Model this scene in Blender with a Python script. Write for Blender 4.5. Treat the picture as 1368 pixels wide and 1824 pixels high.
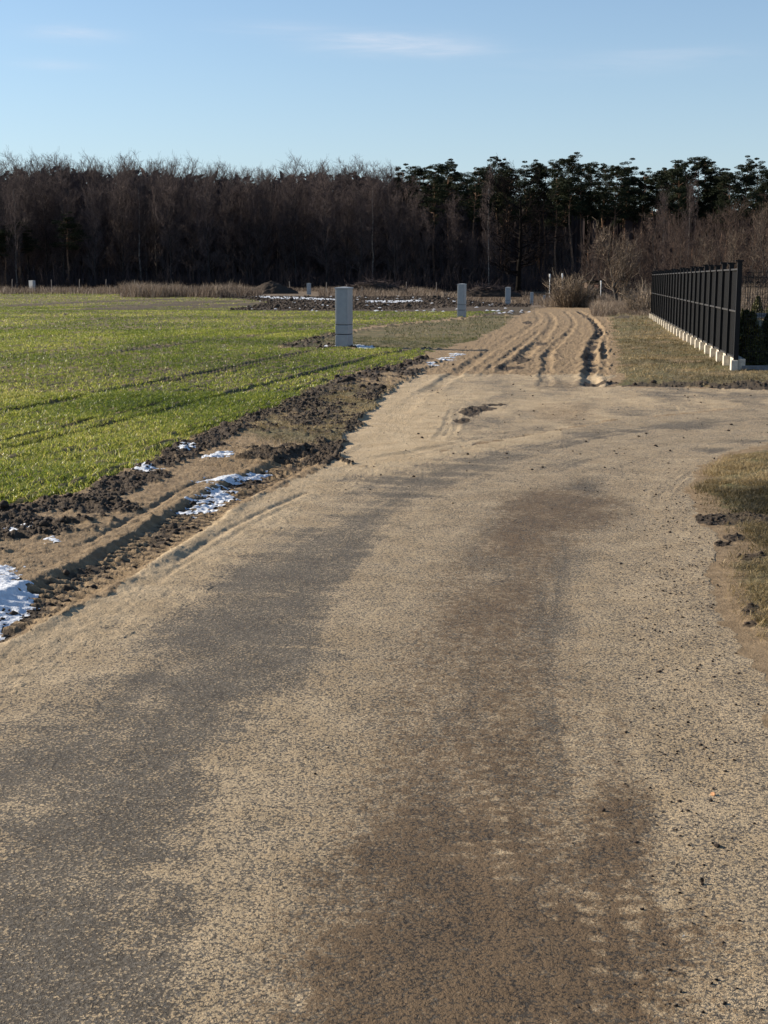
import bpy, math, random
import numpy as np
from mathutils import Vector, Matrix

for o in list(bpy.data.objects):
    bpy.data.objects.remove(o)
SC = bpy.context.scene
COL = SC.collection
R = math.radians

# ---------------------------------------------------------------- camera
CAM_H = 1.70
FPX = 2400.0                       # focal length in pixels of the 1368 x 1824 photograph
PITCH = math.atan(415.0 / FPX)
cam = bpy.data.cameras.new('camera')
cam.sensor_fit = 'VERTICAL'
cam.sensor_height = 36.0
cam.lens = 36.0 * FPX / 1824.0
cam.clip_start = 0.1
cam.clip_end = 6000
camo = bpy.data.objects.new('camera', cam)
COL.objects.link(camo)
camo.location = (0, 0, CAM_H)
camo.rotation_euler = (math.pi / 2 - PITCH, 0, 0)
SC.camera = camo
SC.render.resolution_x = 768
SC.render.resolution_y = 1024

# ---------------------------------------------------------------- light
SUN_EL = R(23)
SUN_AZ = R(-71)                    # from the viewing direction (+Y), negative = to the left
to_sun = Vector((math.sin(SUN_AZ) * math.cos(SUN_EL), math.cos(SUN_AZ) * math.cos(SUN_EL), math.sin(SUN_EL)))
sl = bpy.data.lights.new('sun', 'SUN')
sl.energy = 5.0
sl.angle = R(0.53)
sl.color = (1.0, 0.88, 0.71)
so = bpy.data.objects.new('sun', sl)
COL.objects.link(so)
so.rotation_euler = (-to_sun).to_track_quat('-Z', 'Y').to_euler()
so.location = (-40, 20, 60)

W = bpy.data.worlds.new('World')
SC.world = W
W.use_nodes = True
wn, wl = W.node_tree.nodes, W.node_tree.links
wn.clear()
w_out = wn.new('ShaderNodeOutputWorld')
w_bg = wn.new('ShaderNodeBackground')
w_bg.inputs['Strength'].default_value = 0.080
sky = wn.new('ShaderNodeTexSky')
sky.sky_type = 'NISHITA'
sky.sun_disc = False
sky.sun_elevation = SUN_EL
sky.sun_rotation = SUN_AZ
sky.altitude = 100
sky.air_density = 1.0
sky.dust_density = 0.1
sky.ozone_density = 3.0
# thin cirrus wisps: streaked noise on the direction of the sky, kept to a few long patches
tc = wn.new('ShaderNodeTexCoord')
def wmath(op, a, b=None, clamp=False):
    n = wn.new('ShaderNodeMath'); n.operation = op; n.use_clamp = clamp
    for i, v in enumerate((a, b)):
        if v is None: continue
        if isinstance(v, (int, float)): n.inputs[i].default_value = v
        else: wl.new(v, n.inputs[i])
    return n.outputs[0]
sep = wn.new('ShaderNodeSeparateXYZ'); wl.new(tc.outputs['Generated'], sep.inputs[0])
az = wmath('ARCTAN2', sep.outputs[0], sep.outputs[1])
el = wmath('ARCSINE', sep.outputs[2])
cmb = wn.new('ShaderNodeCombineXYZ')
wl.new(wmath('MULTIPLY', az, 9.0), cmb.inputs[0]); wl.new(wmath('MULTIPLY', el, 85.0), cmb.inputs[1])
nz = wn.new('ShaderNodeTexNoise'); wl.new(cmb.outputs[0], nz.inputs['Vector'])
nz.inputs['Scale'].default_value = 1.0; nz.inputs['Detail'].default_value = 6; nz.inputs['Roughness'].default_value = 0.62
nz.inputs['Distortion'].default_value = 0.5
def az_el(u, v):
    b = (912 - v) / FPX; a = (u - 684) / FPX
    y = math.cos(PITCH) + b * math.sin(PITCH); z = -math.sin(PITCH) + b * math.cos(PITCH)
    return math.atan2(a, y), math.asin(z / math.sqrt(a * a + y * y + z * z))
tot = None
for (u, v, ru, rv, amp) in ((700, 78, 110, 16, .75), (640, 66, 90, 9, .4), (800, 92, 80, 9, .35), (130, 60, 70, 12, .5), (95, 115, 60, 8, .28),
                            (1080, 112, 170, 18, .22), (500, 52, 100, 12, .25), (1250, 96, 120, 10, .18)):
    a0, e0 = az_el(u, v)
    da = wmath('DIVIDE', wmath('SUBTRACT', az, a0), ru / FPX)
    de = wmath('DIVIDE', wmath('SUBTRACT', el, e0), rv / FPX)
    r2 = wmath('ADD', wmath('MULTIPLY', da, da), wmath('MULTIPLY', de, de))
    g = wmath('MULTIPLY', wmath('EXPONENT', wmath('MULTIPLY', r2, -1.0)), amp)
    tot = g if tot is None else wmath('ADD', tot, g)
cl = wmath('MULTIPLY', tot, wmath('MULTIPLY', wmath('SUBTRACT', nz.outputs[0], 0.30, True), 2.2), True)
mix = wn.new('ShaderNodeMix'); mix.data_type = 'RGBA'
hz = wn.new('ShaderNodeMix'); hz.data_type = 'RGBA'
wl.new(wmath('MULTIPLY', wmath('EXPONENT', wmath('MULTIPLY', wmath('MAXIMUM', el, 0.0), -8.5)), 0.80), hz.inputs['Factor'])
wl.new(sky.outputs[0], hz.inputs['A']); hz.inputs['B'].default_value = (3.35, 4.0, 4.8, 1)     # pale winter haze low in the sky
wl.new(cl, mix.inputs['Factor']); wl.new(hz.outputs['Result'], mix.inputs['A'])
mix.inputs['B'].default_value = (5.6, 5.7, 6.2, 1)
wl.new(mix.outputs['Result'], w_bg.inputs['Color'])
wl.new(w_bg.outputs[0], w_out.inputs['Surface'])

SC.view_settings.view_transform = 'Standard'
SC.view_settings.look = 'None'
SC.view_settings.exposure = 0.92
SC.view_settings.gamma = 1.0
SC.view_settings.use_curve_mapping = False
SC.cycles.max_bounces = 5
SC.cycles.transparent_max_bounces = 4

# ---------------------------------------------------------------- helpers
rng = np.random.default_rng(11)
random.seed(5)

def hash2(ix, iy, seed):
    h = ix.astype(np.int32).view(np.uint32) * np.uint32(374761393) + iy.astype(np.int32).view(np.uint32) * np.uint32(668265263) + np.uint32((seed * 1442695041) & 0xFFFFFFFF)
    h = (h ^ (h >> np.uint32(13))) * np.uint32(1274126177)
    h = (h ^ (h >> np.uint32(16))) * np.uint32(2246822519)
    return ((h ^ (h >> np.uint32(15))) & np.uint32(0xFFFFFF)).astype(np.float32) * np.float32(1 / 0xFFFFFF)

def vnoise(x, y, seed=0):
    x, y = np.broadcast_arrays(np.asarray(x), np.asarray(y))
    x0 = np.floor(x); y0 = np.floor(y)
    fx = (x - x0).astype(np.float32); fy = (y - y0).astype(np.float32)
    fx = fx * fx * (3 - 2 * fx); fy = fy * fy * (3 - 2 * fy)
    a = hash2(x0, y0, seed); b = hash2(x0 + 1, y0, seed); c = hash2(x0, y0 + 1, seed); d = hash2(x0 + 1, y0 + 1, seed)
    return (a * (1 - fx) + b * fx) * (1 - fy) + (c * (1 - fx) + d * fx) * fy

def fbm(x, y, seed=0, octs=4, gain=0.5):
    s = 0.0; amp = 1.0; t = 0.0
    for k in range(octs):
        s = s + amp * vnoise(x * 2.03 ** k + 17.3 * k, y * 2.03 ** k - 9.1 * k, seed + k)
        t += amp; amp *= gain
    return s / t

def sstep(a, b, x):
    t = np.clip((x - a) / (b - a), 0, 1)
    return t * t * (3 - 2 * t)

SP, CP = math.sin(PITCH), math.cos(PITCH)
def g2w(u, v, z=0.0):
    """photo pixel on the plane of height z -> world x, y"""
    a = (u - 684) / FPX; b = (912 - v) / FPX
    dz = b * CP - SP
    t = (z - CAM_H) / dz
    return a * t, (CP + b * SP) * t

def w2p(X, Y, Z=0.0):
    dep = Y * CP - (Z - CAM_H) * SP
    up = Y * SP + (Z - CAM_H) * CP
    return 684 + FPX * X / dep, 912 - FPX * up / dep

def poly_w(pts):
    return np.array([g2w(u, v) for u, v in pts])

def seg_dist(P, X, Y):
    """distance to a polyline with the arc length and the side offset of the nearest point"""
    best = np.full(X.shape, 1e9); S = np.zeros(X.shape); T = np.zeros(X.shape)
    acc = 0.0
    for i in range(len(P) - 1):
        ax, ay = P[i]; bx, by = P[i + 1]
        dx, dy = bx - ax, by - ay
        L = math.hypot(dx, dy)
        t = np.clip(((X - ax) * dx + (Y - ay) * dy) / (L * L), 0, 1)
        ex = X - (ax + t * dx); ey = Y - (ay + t * dy)
        d = np.sqrt(ex * ex + ey * ey)
        m = d < best
        best = np.where(m, d, best)
        S = np.where(m, acc + t * L, S)
        sg = np.sign(dx * (Y - ay) - dy * (X - ax))
        T = np.where(m, d * sg, T)
        acc += L
    return best, S, T, acc

def inpoly(P, X, Y):
    ins = np.zeros(X.shape, bool)
    n = len(P)
    for i in range(n):
        ax, ay = P[i]; bx, by = P[(i + 1) % n]
        if ay == by: continue
        c = ((ay > Y) != (by > Y)) & (X < (bx - ax) * (Y - ay) / (by - ay) + ax)
        ins ^= c
    return ins

def sdist(P, X, Y):
    """signed distance, positive inside"""
    Q = np.vstack([P, P[:1]])
    d = seg_dist(Q, X, Y)[0]
    return np.where(inpoly(P, X, Y), d, -d)

def smooth_poly(pts, n=3):
    """Chaikin rounding of an open polyline"""
    P = [np.array(p, float) for p in pts]
    for _ in range(n):
        Q = [P[0]]
        for a, b in zip(P[:-1], P[1:]):
            Q += [a * .75 + b * .25, a * .25 + b * .75]
        Q.append(P[-1]); P = Q
    return np.array(P)

# ---------------------------------------------------------------- outlines on the ground (read off the photograph, turned into metres)
FIELD = poly_w([(-900, 1180), (-300, 1015), (0, 908), (130, 880), (210, 850), (330, 790), (420, 750), (500, 722), (560, 693), (620, 668),
                (690, 655), (740, 640), (772, 624), (640, 622), (500, 621), (490, 618), (560, 600), (600, 592), (700, 578), (800, 568), (880, 558),
                (900, 555), (700, 556), (560, 555), (440, 554), (380, 550), (440, 541), (480, 534), (430, 530), (300, 527), (100, 521), (-400, 519), (-900, 519), (-3000, 530), (-3000, 900)])
TRACK = poly_w([(600, 818), (650, 742), (700, 690), (780, 645), (850, 605), (905, 580), (928, 560), (950, 550), (1000, 545), (1062, 547), (1078, 570), (1086, 610),
                (1084, 650), (1084, 688), (1368, 694), (2200, 690), (2200, 712), (1368, 722), (1100, 748), (900, 782), (750, 812), (640, 832)])
ROAD = poly_w([(-2500, 1900), (-900, 1500), (-300, 1275), (0, 1142), (150, 1083), (280, 1000), (400, 915), (520, 862), (600, 818), (640, 832), (750, 812), (900, 782),
               (1100, 748), (1368, 722), (2200, 712), (2200, 752), (1600, 770), (1368, 790), (1290, 808), (1240, 832), (1222, 870), (1238, 915), (1275, 950), (1262, 1050),
               (1275, 1110), (1330, 1165), (1368, 1215), (1400, 1400), (1460, 1900), (1600, 2600), (3000, 6000), (-3000, 6000)])
STRIP = poly_w([(485, 620), (600, 594), (700, 580), (800, 571), (905, 556), (960, 549), (945, 556), (915, 574), (850, 605), (785, 622), (640, 621)])
RUT_A = smooth_poly(poly_w([(-120, 1165), (0, 1100), (60, 1072), (150, 1028), (250, 972), (330, 925), (400, 880), (470, 848), (560, 808), (600, 785)]))
ROADLINE = smooth_poly(poly_w([(430, 3200), (560, 1900), (600, 1600), (640, 1300), (740, 1040), (850, 900), (980, 830), (1150, 785), (1400, 750), (2200, 730)]))
T_RUTS = [(smooth_poly(poly_w(p)), w, d) for p, w, d in [
    ([(1054, 690), (1053, 660), (1052, 635), (1056, 612), (1068, 595), (1066, 580), (1045, 563), (1030, 553)], .13, .16),
    ([(1076, 672), (1075, 640), (1078, 615), (1076, 592), (1060, 570), (1042, 556)], .08, .09),
    ([(800, 780), (815, 745), (826, 722)], .05, .03), ([(778, 788), (800, 750), (815, 722)], .05, .025),
    ([(885, 668), (915, 648), (948, 620), (975, 592), (988, 572), (975, 556)], .14, .08),
    ([(972, 690), (973, 650), (976, 628), (1005, 600), (1024, 580), (1018, 564), (1006, 553)], .10, .07),
    ([(760, 700), (850, 640), (905, 605), (950, 580), (965, 565), (950, 553)], .12, .05),
    ([(860, 672), (880, 650), (930, 615), (960, 590)], .08, .05),
    ([(700, 740), (770, 690), (850, 640)], .12, .025),
    ([(620, 822), (700, 812), (800, 792), (930, 768), (1060, 752), (1180, 738)], .06, .03),
    ([(1180, 900), (1190, 870), (1225, 845), (1260, 828)], .03, .012), ([(1168, 905), (1178, 868), (1212, 842), (1250, 822)], .03, .010)]]
EXTRA_RUTS = [(smooth_poly(poly_w(p)), w, d) for p, w, d in [
    ([(120, 985), (230, 930), (330, 870), (400, 845)], .03, .018), ([(160, 1000), (260, 940), (350, 890)], .025, .015),
    ([(300, 1010), (420, 930), (560, 870)], .03, .014), ([(250, 1050), (400, 960), (520, 895)], .03, .008)]]

def blob(U, V, u, v, ru, rv, n=0.0):
    return np.exp(-(((U - u) / ru) ** 2 + ((V - v) / rv) ** 2) * (1 + n))

def macro(X, Y):
    X = np.asarray(X, float); Y = np.asarray(Y, float)
    z = -1.15 * sstep(82, 145, Y) * (1 - sstep(185, 225, Y)) * sstep(4, 13, X) * (1 - sstep(50, 70, X))
    z = z + 0.06 * (fbm(X / 14, Y / 14, 3, 2) - .5) * sstep(14, 40, Y)
    z = z - 0.22 * sstep(70, 84, Y) * (1 - sstep(110, 150, Y)) * (1 - sstep(0, 6, X)) 
    return z

def gz(x, y):
    return float(macro(np.array([x]), np.array([y]))[0])

def zones(X, Y):
    """every mask and the relief of the ground at the given points"""
    r = {}
    U, V = w2p(X, Y)
    far = np.clip(Y, 4, 120)
    wob = (fbm(X * 2.2, Y * 2.2, 21, 3) - .5) * (.10 + .012 * far)
    wob2 = (fbm(X * 9, Y * 9, 22, 3) - .5) * (.10 + .004 * far)
    f = sdist(FIELD, X, Y); t = sdist(TRACK, X, Y); a = sdist(ROAD, X, Y); st = sdist(STRIP, X, Y)
    r['U'], r['V'] = U, V
    r['field'] = f + wob + wob2
    r['road'] = a + wob * .6 + wob2 * .8
    r['track'] = t + wob + wob2
    r['strip'] = st + wob + wob2
    return r

def ground_full(X, Y):
    r = zones(X, Y)
    U, V = r['U'], r['V']
    f, a, t, st = r['field'], r['road'], r['track'], r['strip']
    z = macro(X, Y)
    n1 = fbm(X * 1.3, Y * 1.3, 31, 3); n2 = fbm(X * 6, Y * 6, 32, 4); n3 = fbm(X * 22, Y * 22, 33, 4, .6)
    infield = f > 0; inroad = (a > 0); intrack = (t > 0) & ~inroad
    verge = ~(infield | inroad | intrack)
    leftv = verge & (U < 1000 - (V - 550) * 1.0) & (V > 640)
    edge_sand = np.exp(-np.clip(a, 0, None) / .22)
    # --- road: how much sand lies over the asphalt
    d, S, T, L = seg_dist(ROADLINE, X, Y)
    streak = fbm(T * 3.2, S * .25, 41, 4, .55); streak2 = fbm(T * 11, S * .5, 42, 3)
    sand = .475 + .46 * (streak - .5) + .26 * (streak2 - .5) + .22 * (n1 - .5) + .16 * (n2 - .5)
    sand = sand + .75 * edge_sand * (U < 1000) + .4 * edge_sand * (U > 1000)
    for (u, v, ru, rv, k) in ((740, 1060, 90, 160, .22), (560, 1330, 150, 110, .20), (480, 1640, 120, 260, .12), (800, 900, 170, 60, .18), (450, 1140, 170, 100, -.11),
                              (330, 1230, 200, 90, -.05), (250, 1420, 160, 90, -.07), (330, 1660, 150, 80, -.12), (560, 1010, 130, 60, -.10), (1180, 1150, 90, 330, .34), (1170, 900, 80, 120, .38), (1120, 1300, 60, 160, .16), (1240, 1650, 90, 240, .12),
                              (1350, 1550, 60, 300, -.16), (100, 1190, 200, 60, .22), (1330, 1320, 50, 120, -.08), (700, 870, 120, 30, -.12), (1150, 820, 110, 20, -.14), (1000, 800, 420, 18, .10), (1290, 772, 120, 12, .12),
                              (1215, 757, 60, 9, -.42), (1270, 802, 50, 7, -.42), (1340, 786, 40, 5, -.35), (900, 1120, 90, 130, -.08)):
        sand = sand + k * blob(U, V, u, v, ru, rv)
    gT = lambda c, w: np.exp(-((T - c - .12 * (fbm(S * .5, S * 0 + c * 7, 46, 2) - .5)) / w) ** 2)
    sand = sand + .42 * (fbm(T * 1.8, S * 7, 48, 4, .6) - .5) * sstep(-.1, .3, T) + .14 * gT(.20, .26) - .05 * gT(.75, .35) + .13 * gT(-1.35, .35) - .02 * gT(-.55, .35) + .08 * gT(1.35, .25)
    damp = .92 * gT(-.45, .46) * sstep(850, 930, V) * (.45 + 1.1 * fbm(T * 3, S * .9, 47, 3)) * (.75 + .25 * sstep(1200, 1350, V))
    wiggle = (fbm(X * 3, Y * 3, 51, 4) - .5)
    for (u, v, ru, rv, k) in ((820, 1370, 190, 110, .60), (840, 1530, 300, 190, .90), (880, 1760, 420, 260, 1.05), (1090, 1530, 110, 230, .85), (1090, 1320, 40, 110, .45), (560, 1780, 140, 120, .4),
                              (1000, 910, 150, 60, .80), (960, 985, 120, 60, .40), (1070, 870, 70, 25, .35), (1010, 735, 75, 22, .55), (1000, 685, 70, 12, .55), (1080, 1230, 40, 60, .35), (890, 1180, 130, 100, .22),
                              (1060, 1400, 180, 5, .25), (1130, 1690, 60, 90, .35)):
        damp = np.maximum(damp, k * sstep(.05, .95, blob(U, V, u, v, ru, rv) + wiggle * .55 * sstep(0.02, .3, blob(U, V, u, v, ru, rv))))
    # tread marks of lorry tyres across the damp sand
    lug = .5 + .5 * np.sin(S * 2 * math.pi / .085 + np.sin(T * 14) * 1.6 + 3 * (fbm(S * 2, T * 3, 57, 2) - .5))
    lugr = sstep(.15, .5, fbm(T * 5, S * 3, 55, 3))
    treadz = sstep(1250, 1500, V) * sstep(.05, .35, T * -1 - .0) * 0
    mark = lug * lugr * np.clip(sstep(1180, 1450, V), 0, 1) * np.clip(blob(U, V, 1020, 1660, 200, 420) * 1.5, 0, 1)
    mark = mark * sstep(.35, .75, .5 + .5 * np.cos(T * 2 * math.pi / .115 + 1.2 * np.sin(S * 3)) + .9 * (n2 - .5))
    mark = np.clip(mark * 1.1, 0, 1) * sstep(.25, .6, fbm(T * 2.5, S * 1.6, 56, 3) + .35 * (n2 - .5))
    damp = np.clip(damp - .34 * mark, 0, 1)
    sand = np.minimum(sand, .575 + .3 * np.exp(-np.clip(a, 0, None) / .3) * (U < 1000) + .12 * (n2 - .5))
    sand = np.maximum(sand, .37 + .22 * (n2 - .5) + .1 * (n1 - .5))
    sand = np.maximum(sand, np.minimum(damp * .95, .60) + .2 * (n2 - .5) * (damp > .3))
    sand = sand + .13 * mark
    z = z + inroad * (.010 * (streak - .5)  - .012 * sstep(0, .5, a) + .004 * n2)
    soil = np.zeros(X.shape); grass = np.zeros(X.shape)
    # --- dirt track
    tz = np.zeros(X.shape)
    for P, w, dp in T_RUTS:
        dd, s_, t_, L_ = seg_dist(P, X, Y)
        ends = sstep(0, .6, s_) * (1 - sstep(L_ - 1.0, L_, s_))
        ww = w * (.5 + 1.0 * fbm(s_ * 1.7, s_ * 0 + 3.3, 61, 3)); irr = np.clip(-.15 + 1.7 * fbm(s_ * .45, t_ * 2.5, 62, 4, .6), 0, 1.4)
        dp = dp * .42
        t2 = t_ + .13 * (fbm(s_ * .7, s_ * 0, 63, 4, .6) - .5)
        tz = tz - dp * irr * ends * np.exp(-(t2 / ww) ** 4) + .45 * dp * irr * ends * np.exp(-((np.abs(t2) - 1.55 * ww) / (.5 * ww)) ** 2)
        if dp > .04:
            soil = np.maximum(soil, .75 * ends * np.exp(-(t2 / (1.05 * ww)) ** 4) * (fbm(s_ * 1.1, t_ * 3, 64, 3) > .47))
    for (u, v, ru, rv) in ((840, 735, 24, 11), (880, 722, 30, 3), (825, 750, 18, 8), (900, 655, 26, 5), (560 + 360, 655, 18, 4), (855, 728, 30, 6), (930, 640, 20, 8), (1075, 683, 40, 4), (965, 612, 12, 4), (940, 575, 10, 4)):
        b = blob(U, V, u, v, ru, rv)
        soil = np.maximum(soil, .85 * sstep(.35, .7, b + .8 * (n2 - .5)))
        tz = tz + .05 * sstep(.3, .8, b) * (n3 - .45)
    on = intrack | (inroad & (V < 900))
    z = z + on * tz + intrack * (.030 * (n1 - .5) + np.where(V < 667, .045, .015) * (n2 - .5) + np.where(V < 667, .030, .008) * (n3 - .5))
    # --- left verge: churned soil, packed sand, tyre rut
    dR, sR, tR, LR = seg_dist(RUT_A, X, Y)
    z = z + leftv * (.02 + .03 * (n1 - .5)) * sstep(0, .9, -a) + (leftv | (inroad & (a < .5) & (U < 900))) * (.014 * (n2 - .5) + .012 * (n3 - .5))
    ledge = np.maximum(0, 1 - np.abs(f + .22) / .28) * (U < 1100) * (V > 600)
    cl = np.clip(fbm(X * 13, Y * 13, 71, 4, .6) - .42, 0, 1)
    soilL = np.clip(ledge * 1.4, 0, 1) * (fbm(X * 2.1, Y * 2.1, 72, 3) > .33)
    for (u, v, ru, rv, k) in ((40, 945, 120, 22, 1), (170, 905, 90, 20, .9), (300, 800, 70, 20, .9), (260, 850, 60, 14, .8), (590, 810, 50, 22, 1.2), (640, 765, 26, 24, 1.2), (480, 812, 70, 16, .8), (560, 740, 110, 45, .62), (500, 760, 60, 20, .45),  # dark soil; blobs along the verge edge also paint its cast shade
                              (660, 700, 60, 25, .6), (720, 665, 50, 14, .6), (600, 700, 70, 20, .5), (30, 985, 50, 12, .5), (650, 672, 40, 8, .8), (700, 660, 40, 8, .8)):
        soilL = np.maximum(soilL, k * blob(U, V, u, v, ru, rv))
    soilL = sstep(.28, .62, soilL + .9 * (n2 - .5) * (soilL > .05))
    soil = np.where(leftv, np.maximum(soil, soilL), soil)
    z = z + leftv * (.055 * cl * (.35 + soilL) + .03 * (n3 - .5) * (.3 + soilL) + .035 * soilL * (n2 - .3))
    tW = tR + .05 * (fbm(sR * 1.2, sR * 0, 73, 2) - .5) + .03
    col_ = np.floor(tW / .072)
    lugs = np.sin(sR * 2 * math.pi / .115 + np.abs(tW - .02) * 24 + 4.0 * (n2 - .5)) * (1.7 * sstep(.30, .68, fbm(sR * 2.2, tW * 5, 74, 3)))
    endR = sstep(0, .4, sR) * (1 - sstep(LR - 1.2, LR, sR))
    inr = np.exp(-(tW / .20) ** 6) * endR
    z = z + inr * (-.034 + .015 * np.clip(lugs, -1, .8) * sstep(.0, .03, np.abs(tW - .02 + .02 * (n2 - .5))) + .016 * (n3 - .5)) + .022 * n2 * np.exp(-((tW + .25) / .05) ** 2) * endR + .018 * n2 * np.exp(-((tW - .25) / .05) ** 2) * endR
    rmod = sstep(.30, .55, fbm(sR * 1.3, tW * 4, 76, 3))
    soil = np.maximum(soil, 1.15 * (.5 + .5 * rmod) * inr * sstep(-.2, .8, .5 - .7 * lugs + .8 * (n3 - .5)))  # dark rut soil, which also paints in the shadow between the lugs
    for P, w, dp in EXTRA_RUTS:
        dd, s_, t_, L_ = seg_dist(P, X, Y)
        ends = sstep(0, .4, s_) * (1 - sstep(L_ - .4, L_, s_))
        z = z - ends * dp * np.exp(-(t_ / w) ** 2) * (.4 + n2)
    # washed ripples between the soil and the rut
    rip = np.exp(-(((U - 470) / 110) ** 2 + ((V - 825) / 26) ** 2))
    z = z + leftv * rip * .022 * np.sin(sR * 2 * math.pi / .16 + tR * 3 + n2 * 4)
    # --- field relief, drill rows run along the road
    row = X * .976 - Y * .215
    z = z + infield * (.018 * np.sin(row * 2 * math.pi / .25) * (1 - sstep(20, 40, Y)) + .05 * (n1 - .5) + .03 * (n2 - .5) + .03 * sstep(0, .3, f))
    # --- right verges
    rv_ = verge & ~leftv
    z = z + rv_ * (V > 556) * (U > 900) * (.05 * sstep(0, .9, -np.maximum(a, t)) + (.05 * (n1 - .5) + .04 * (n2 - .45) + .02 * (n3 - .5)) * sstep(0, .35, -np.maximum(a, t)))
    rsoil = np.zeros(X.shape)
    for (u, v, ru, rv, k) in ((1340, 690, 80, 6, 1.), (1200, 688, 140, 4, .7), (1290, 925, 60, 14, .9), (1360, 930, 40, 10, .9), (1285, 970, 26, 9, .7), (1310, 960, 20, 8, .8), (1340, 1000, 40, 30, .5), (1190, 575, 30, 3, .8), (1110, 567, 20, 3, .8),
                              (1340, 1090, 50, 50, .35), (1185, 888, 6, 10, .7)):
        rsoil = np.maximum(rsoil, k * blob(U, V, u, v, ru, rv))
    rsoil = sstep(.3, .6, rsoil + .8 * (n2 - .5) * (rsoil > .05))
    soil = np.where(rv_ & (V > 556), np.maximum(soil, rsoil), soil)
    z = z + rv_ * rsoil * .03 * (n3 - .4) * (V > 556)
    # --- pillar strip: clod band on its far side
    band = (st > -.0) * np.exp(-((np.abs(f) - .25) / .45) ** 2) * (V < 622)
    near_p = blob(U, V, 560, 617, 60, 6)
    soil = np.where(verge & (V < 640), np.maximum(soil, np.clip(band + near_p, 0, 1) * (n2 > .38)), soil)
    z = z + (verge & (V < 640) & (st > -.3)) * (.10 * band * n3 + .03 * (n2 - .5))
    # --- ploughed strip and the land beyond
    plough = verge & (V < 562) & (V > 527) & (U < 945)
    soil = np.where(plough, .95, soil)
    z = z + plough * .08 * (fbm(X * 2, Y * 2, 81, 3) - .4)
    # wet bands in the far part of the field
    bn = fbm(X * .16, Y * .5, 91, 4)
    for (pl, w) in (([(-300, 552), (0, 551), (120, 549), (250, 543), (340, 535), (372, 533)], 2.6), ([(-300, 541), (0, 541), (80, 537), (200, 533), (280, 531)], 1.3),
                    ([(160, 551), (300, 547), (400, 540), (470, 535)], 1.2), ([(330, 552), (420, 547), (500, 545)], 1.6)):
        P = poly_w(pl); dd, s_, t_, L_ = seg_dist(P, X, Y)
        soil = np.where(infield, np.maximum(soil, sstep(0, .5, 1 - dd / (w * 1.9) + 2.6 * (fbm(X * .22, Y * 1.1, 92, 4) - .52))), soil)
    # tramlines and thin gaps in the crop
    gap = sstep(.990, .999, np.cos((row + 2.2) * 2 * math.pi / 6.1)) + sstep(.990, .999, np.cos((row + .4) * 2 * math.pi / 6.1)) * .9
    gap = np.maximum(gap * (fbm(X * .6, Y * .25, 95, 3) > .40), sstep(.62, .70, fbm(row * 5.5, Y * .12, 96, 3)))
    soil = np.where(infield, np.maximum(soil, .8 * gap), soil)
    z = z - infield * gap * .03
    grass = np.where(infield, .85, 0.0)
    grass = np.where(verge & (V < 640) & (st > 0), .8, grass)
    grass = np.where(rv_ & (V > 548) & (U > 900), np.clip(.75 + 1.2 * (n1 - .5), 0, 1) * sstep(-.02, .35, -np.maximum(a, t)), grass)
    grass = np.where(leftv, np.clip(1.5 * blob(U, V, 560, 735, 150, 55), 0, .85), grass)
    dry = np.where(verge & (V <= 556) & ~plough, 1.0, 0.0)
    lawn = np.clip(1.2 * (fbm(X * .5, Y * .5, 97, 3) - .32), 0, 1)
    apron = intrack & (V > 667 + 8 * (n2 - .5))
    asand = .64 + .5 * (fbm(X * 2.2, Y * .8, 44, 4) - .5) + .3 * (n2 - .5) - .06 * (U > 1000) * sstep(1000, 1250, U) + .5 * blob(U, V, 690, 770, 90, 70)
    damp = np.maximum(damp * 1.0, intrack * .5 * sstep(.3, .7, blob(U, V, 1010, 735, 70, 22) + (n1 - .5)))
    r.update(z=z, sand=np.where(inroad, np.clip(sand, .02, 1), np.where(apron, asand, 1.0)), asph=(inroad | apron) * 1.0, soil=np.clip(soil, 0, 1), damp=damp * (inroad | intrack), grass=grass, dry=dry,
             gap=gap, lawn=lawn, infield=infield, inroad=inroad, intrack=intrack, verge=verge, leftv=leftv, rverge=rv_, n1=n1, n2=n2, band=band, rsoil=rsoil, inr=inr)
    return r

# ---------------------------------------------------------------- mesh building
def mesh_np(name, V, F4=None, F3=None, attrs=None, smooth=False):
    me = bpy.data.meshes.new(name)
    n4 = 0 if F4 is None else len(F4); n3 = 0 if F3 is None else len(F3)
    me.vertices.add(len(V)); me.vertices.foreach_set('co', np.asarray(V, np.float32).ravel())
    loops = np.concatenate([x for x in (None if not n4 else F4.ravel(), None if not n3 else F3.ravel()) if x is not None]).astype(np.int32)
    me.loops.add(len(loops)); me.loops.foreach_set('vertex_index', loops)
    tot = np.concatenate([np.full(n4, 4), np.full(n3, 3)]).astype(np.int32)
    start = np.concatenate([[0], np.cumsum(tot)[:-1]]).astype(np.int32)
    me.polygons.add(n4 + n3); me.polygons.foreach_set('loop_start', start); me.polygons.foreach_set('loop_total', tot)
    if smooth:
        me.polygons.foreach_set('use_smooth', np.ones(n4 + n3, bool))
    for k, v in (attrs or {}).items():
        v = np.asarray(v, np.float32)
        at = me.attributes.new(k, 'FLOAT', 'POINT'); at.data.foreach_set('value', v)
    me.update(calc_edges=True)
    return me

def link(name, me, mat=None, parent=None, loc=None, rot=None, scale=None, **props):
    o = bpy.data.objects.new(name, me); COL.objects.link(o)
    if me is not None and mat is not None and not me.materials:
        for m in (mat if isinstance(mat, (list, tuple)) else [mat]): me.materials.append(m)
    if parent is not None: o.parent = parent
    if loc is not None: o.location = loc
    if rot is not None: o.rotation_euler = rot
    if scale is not None: o.scale = scale
    for k, v in props.items(): o[k] = v
    return o

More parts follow.
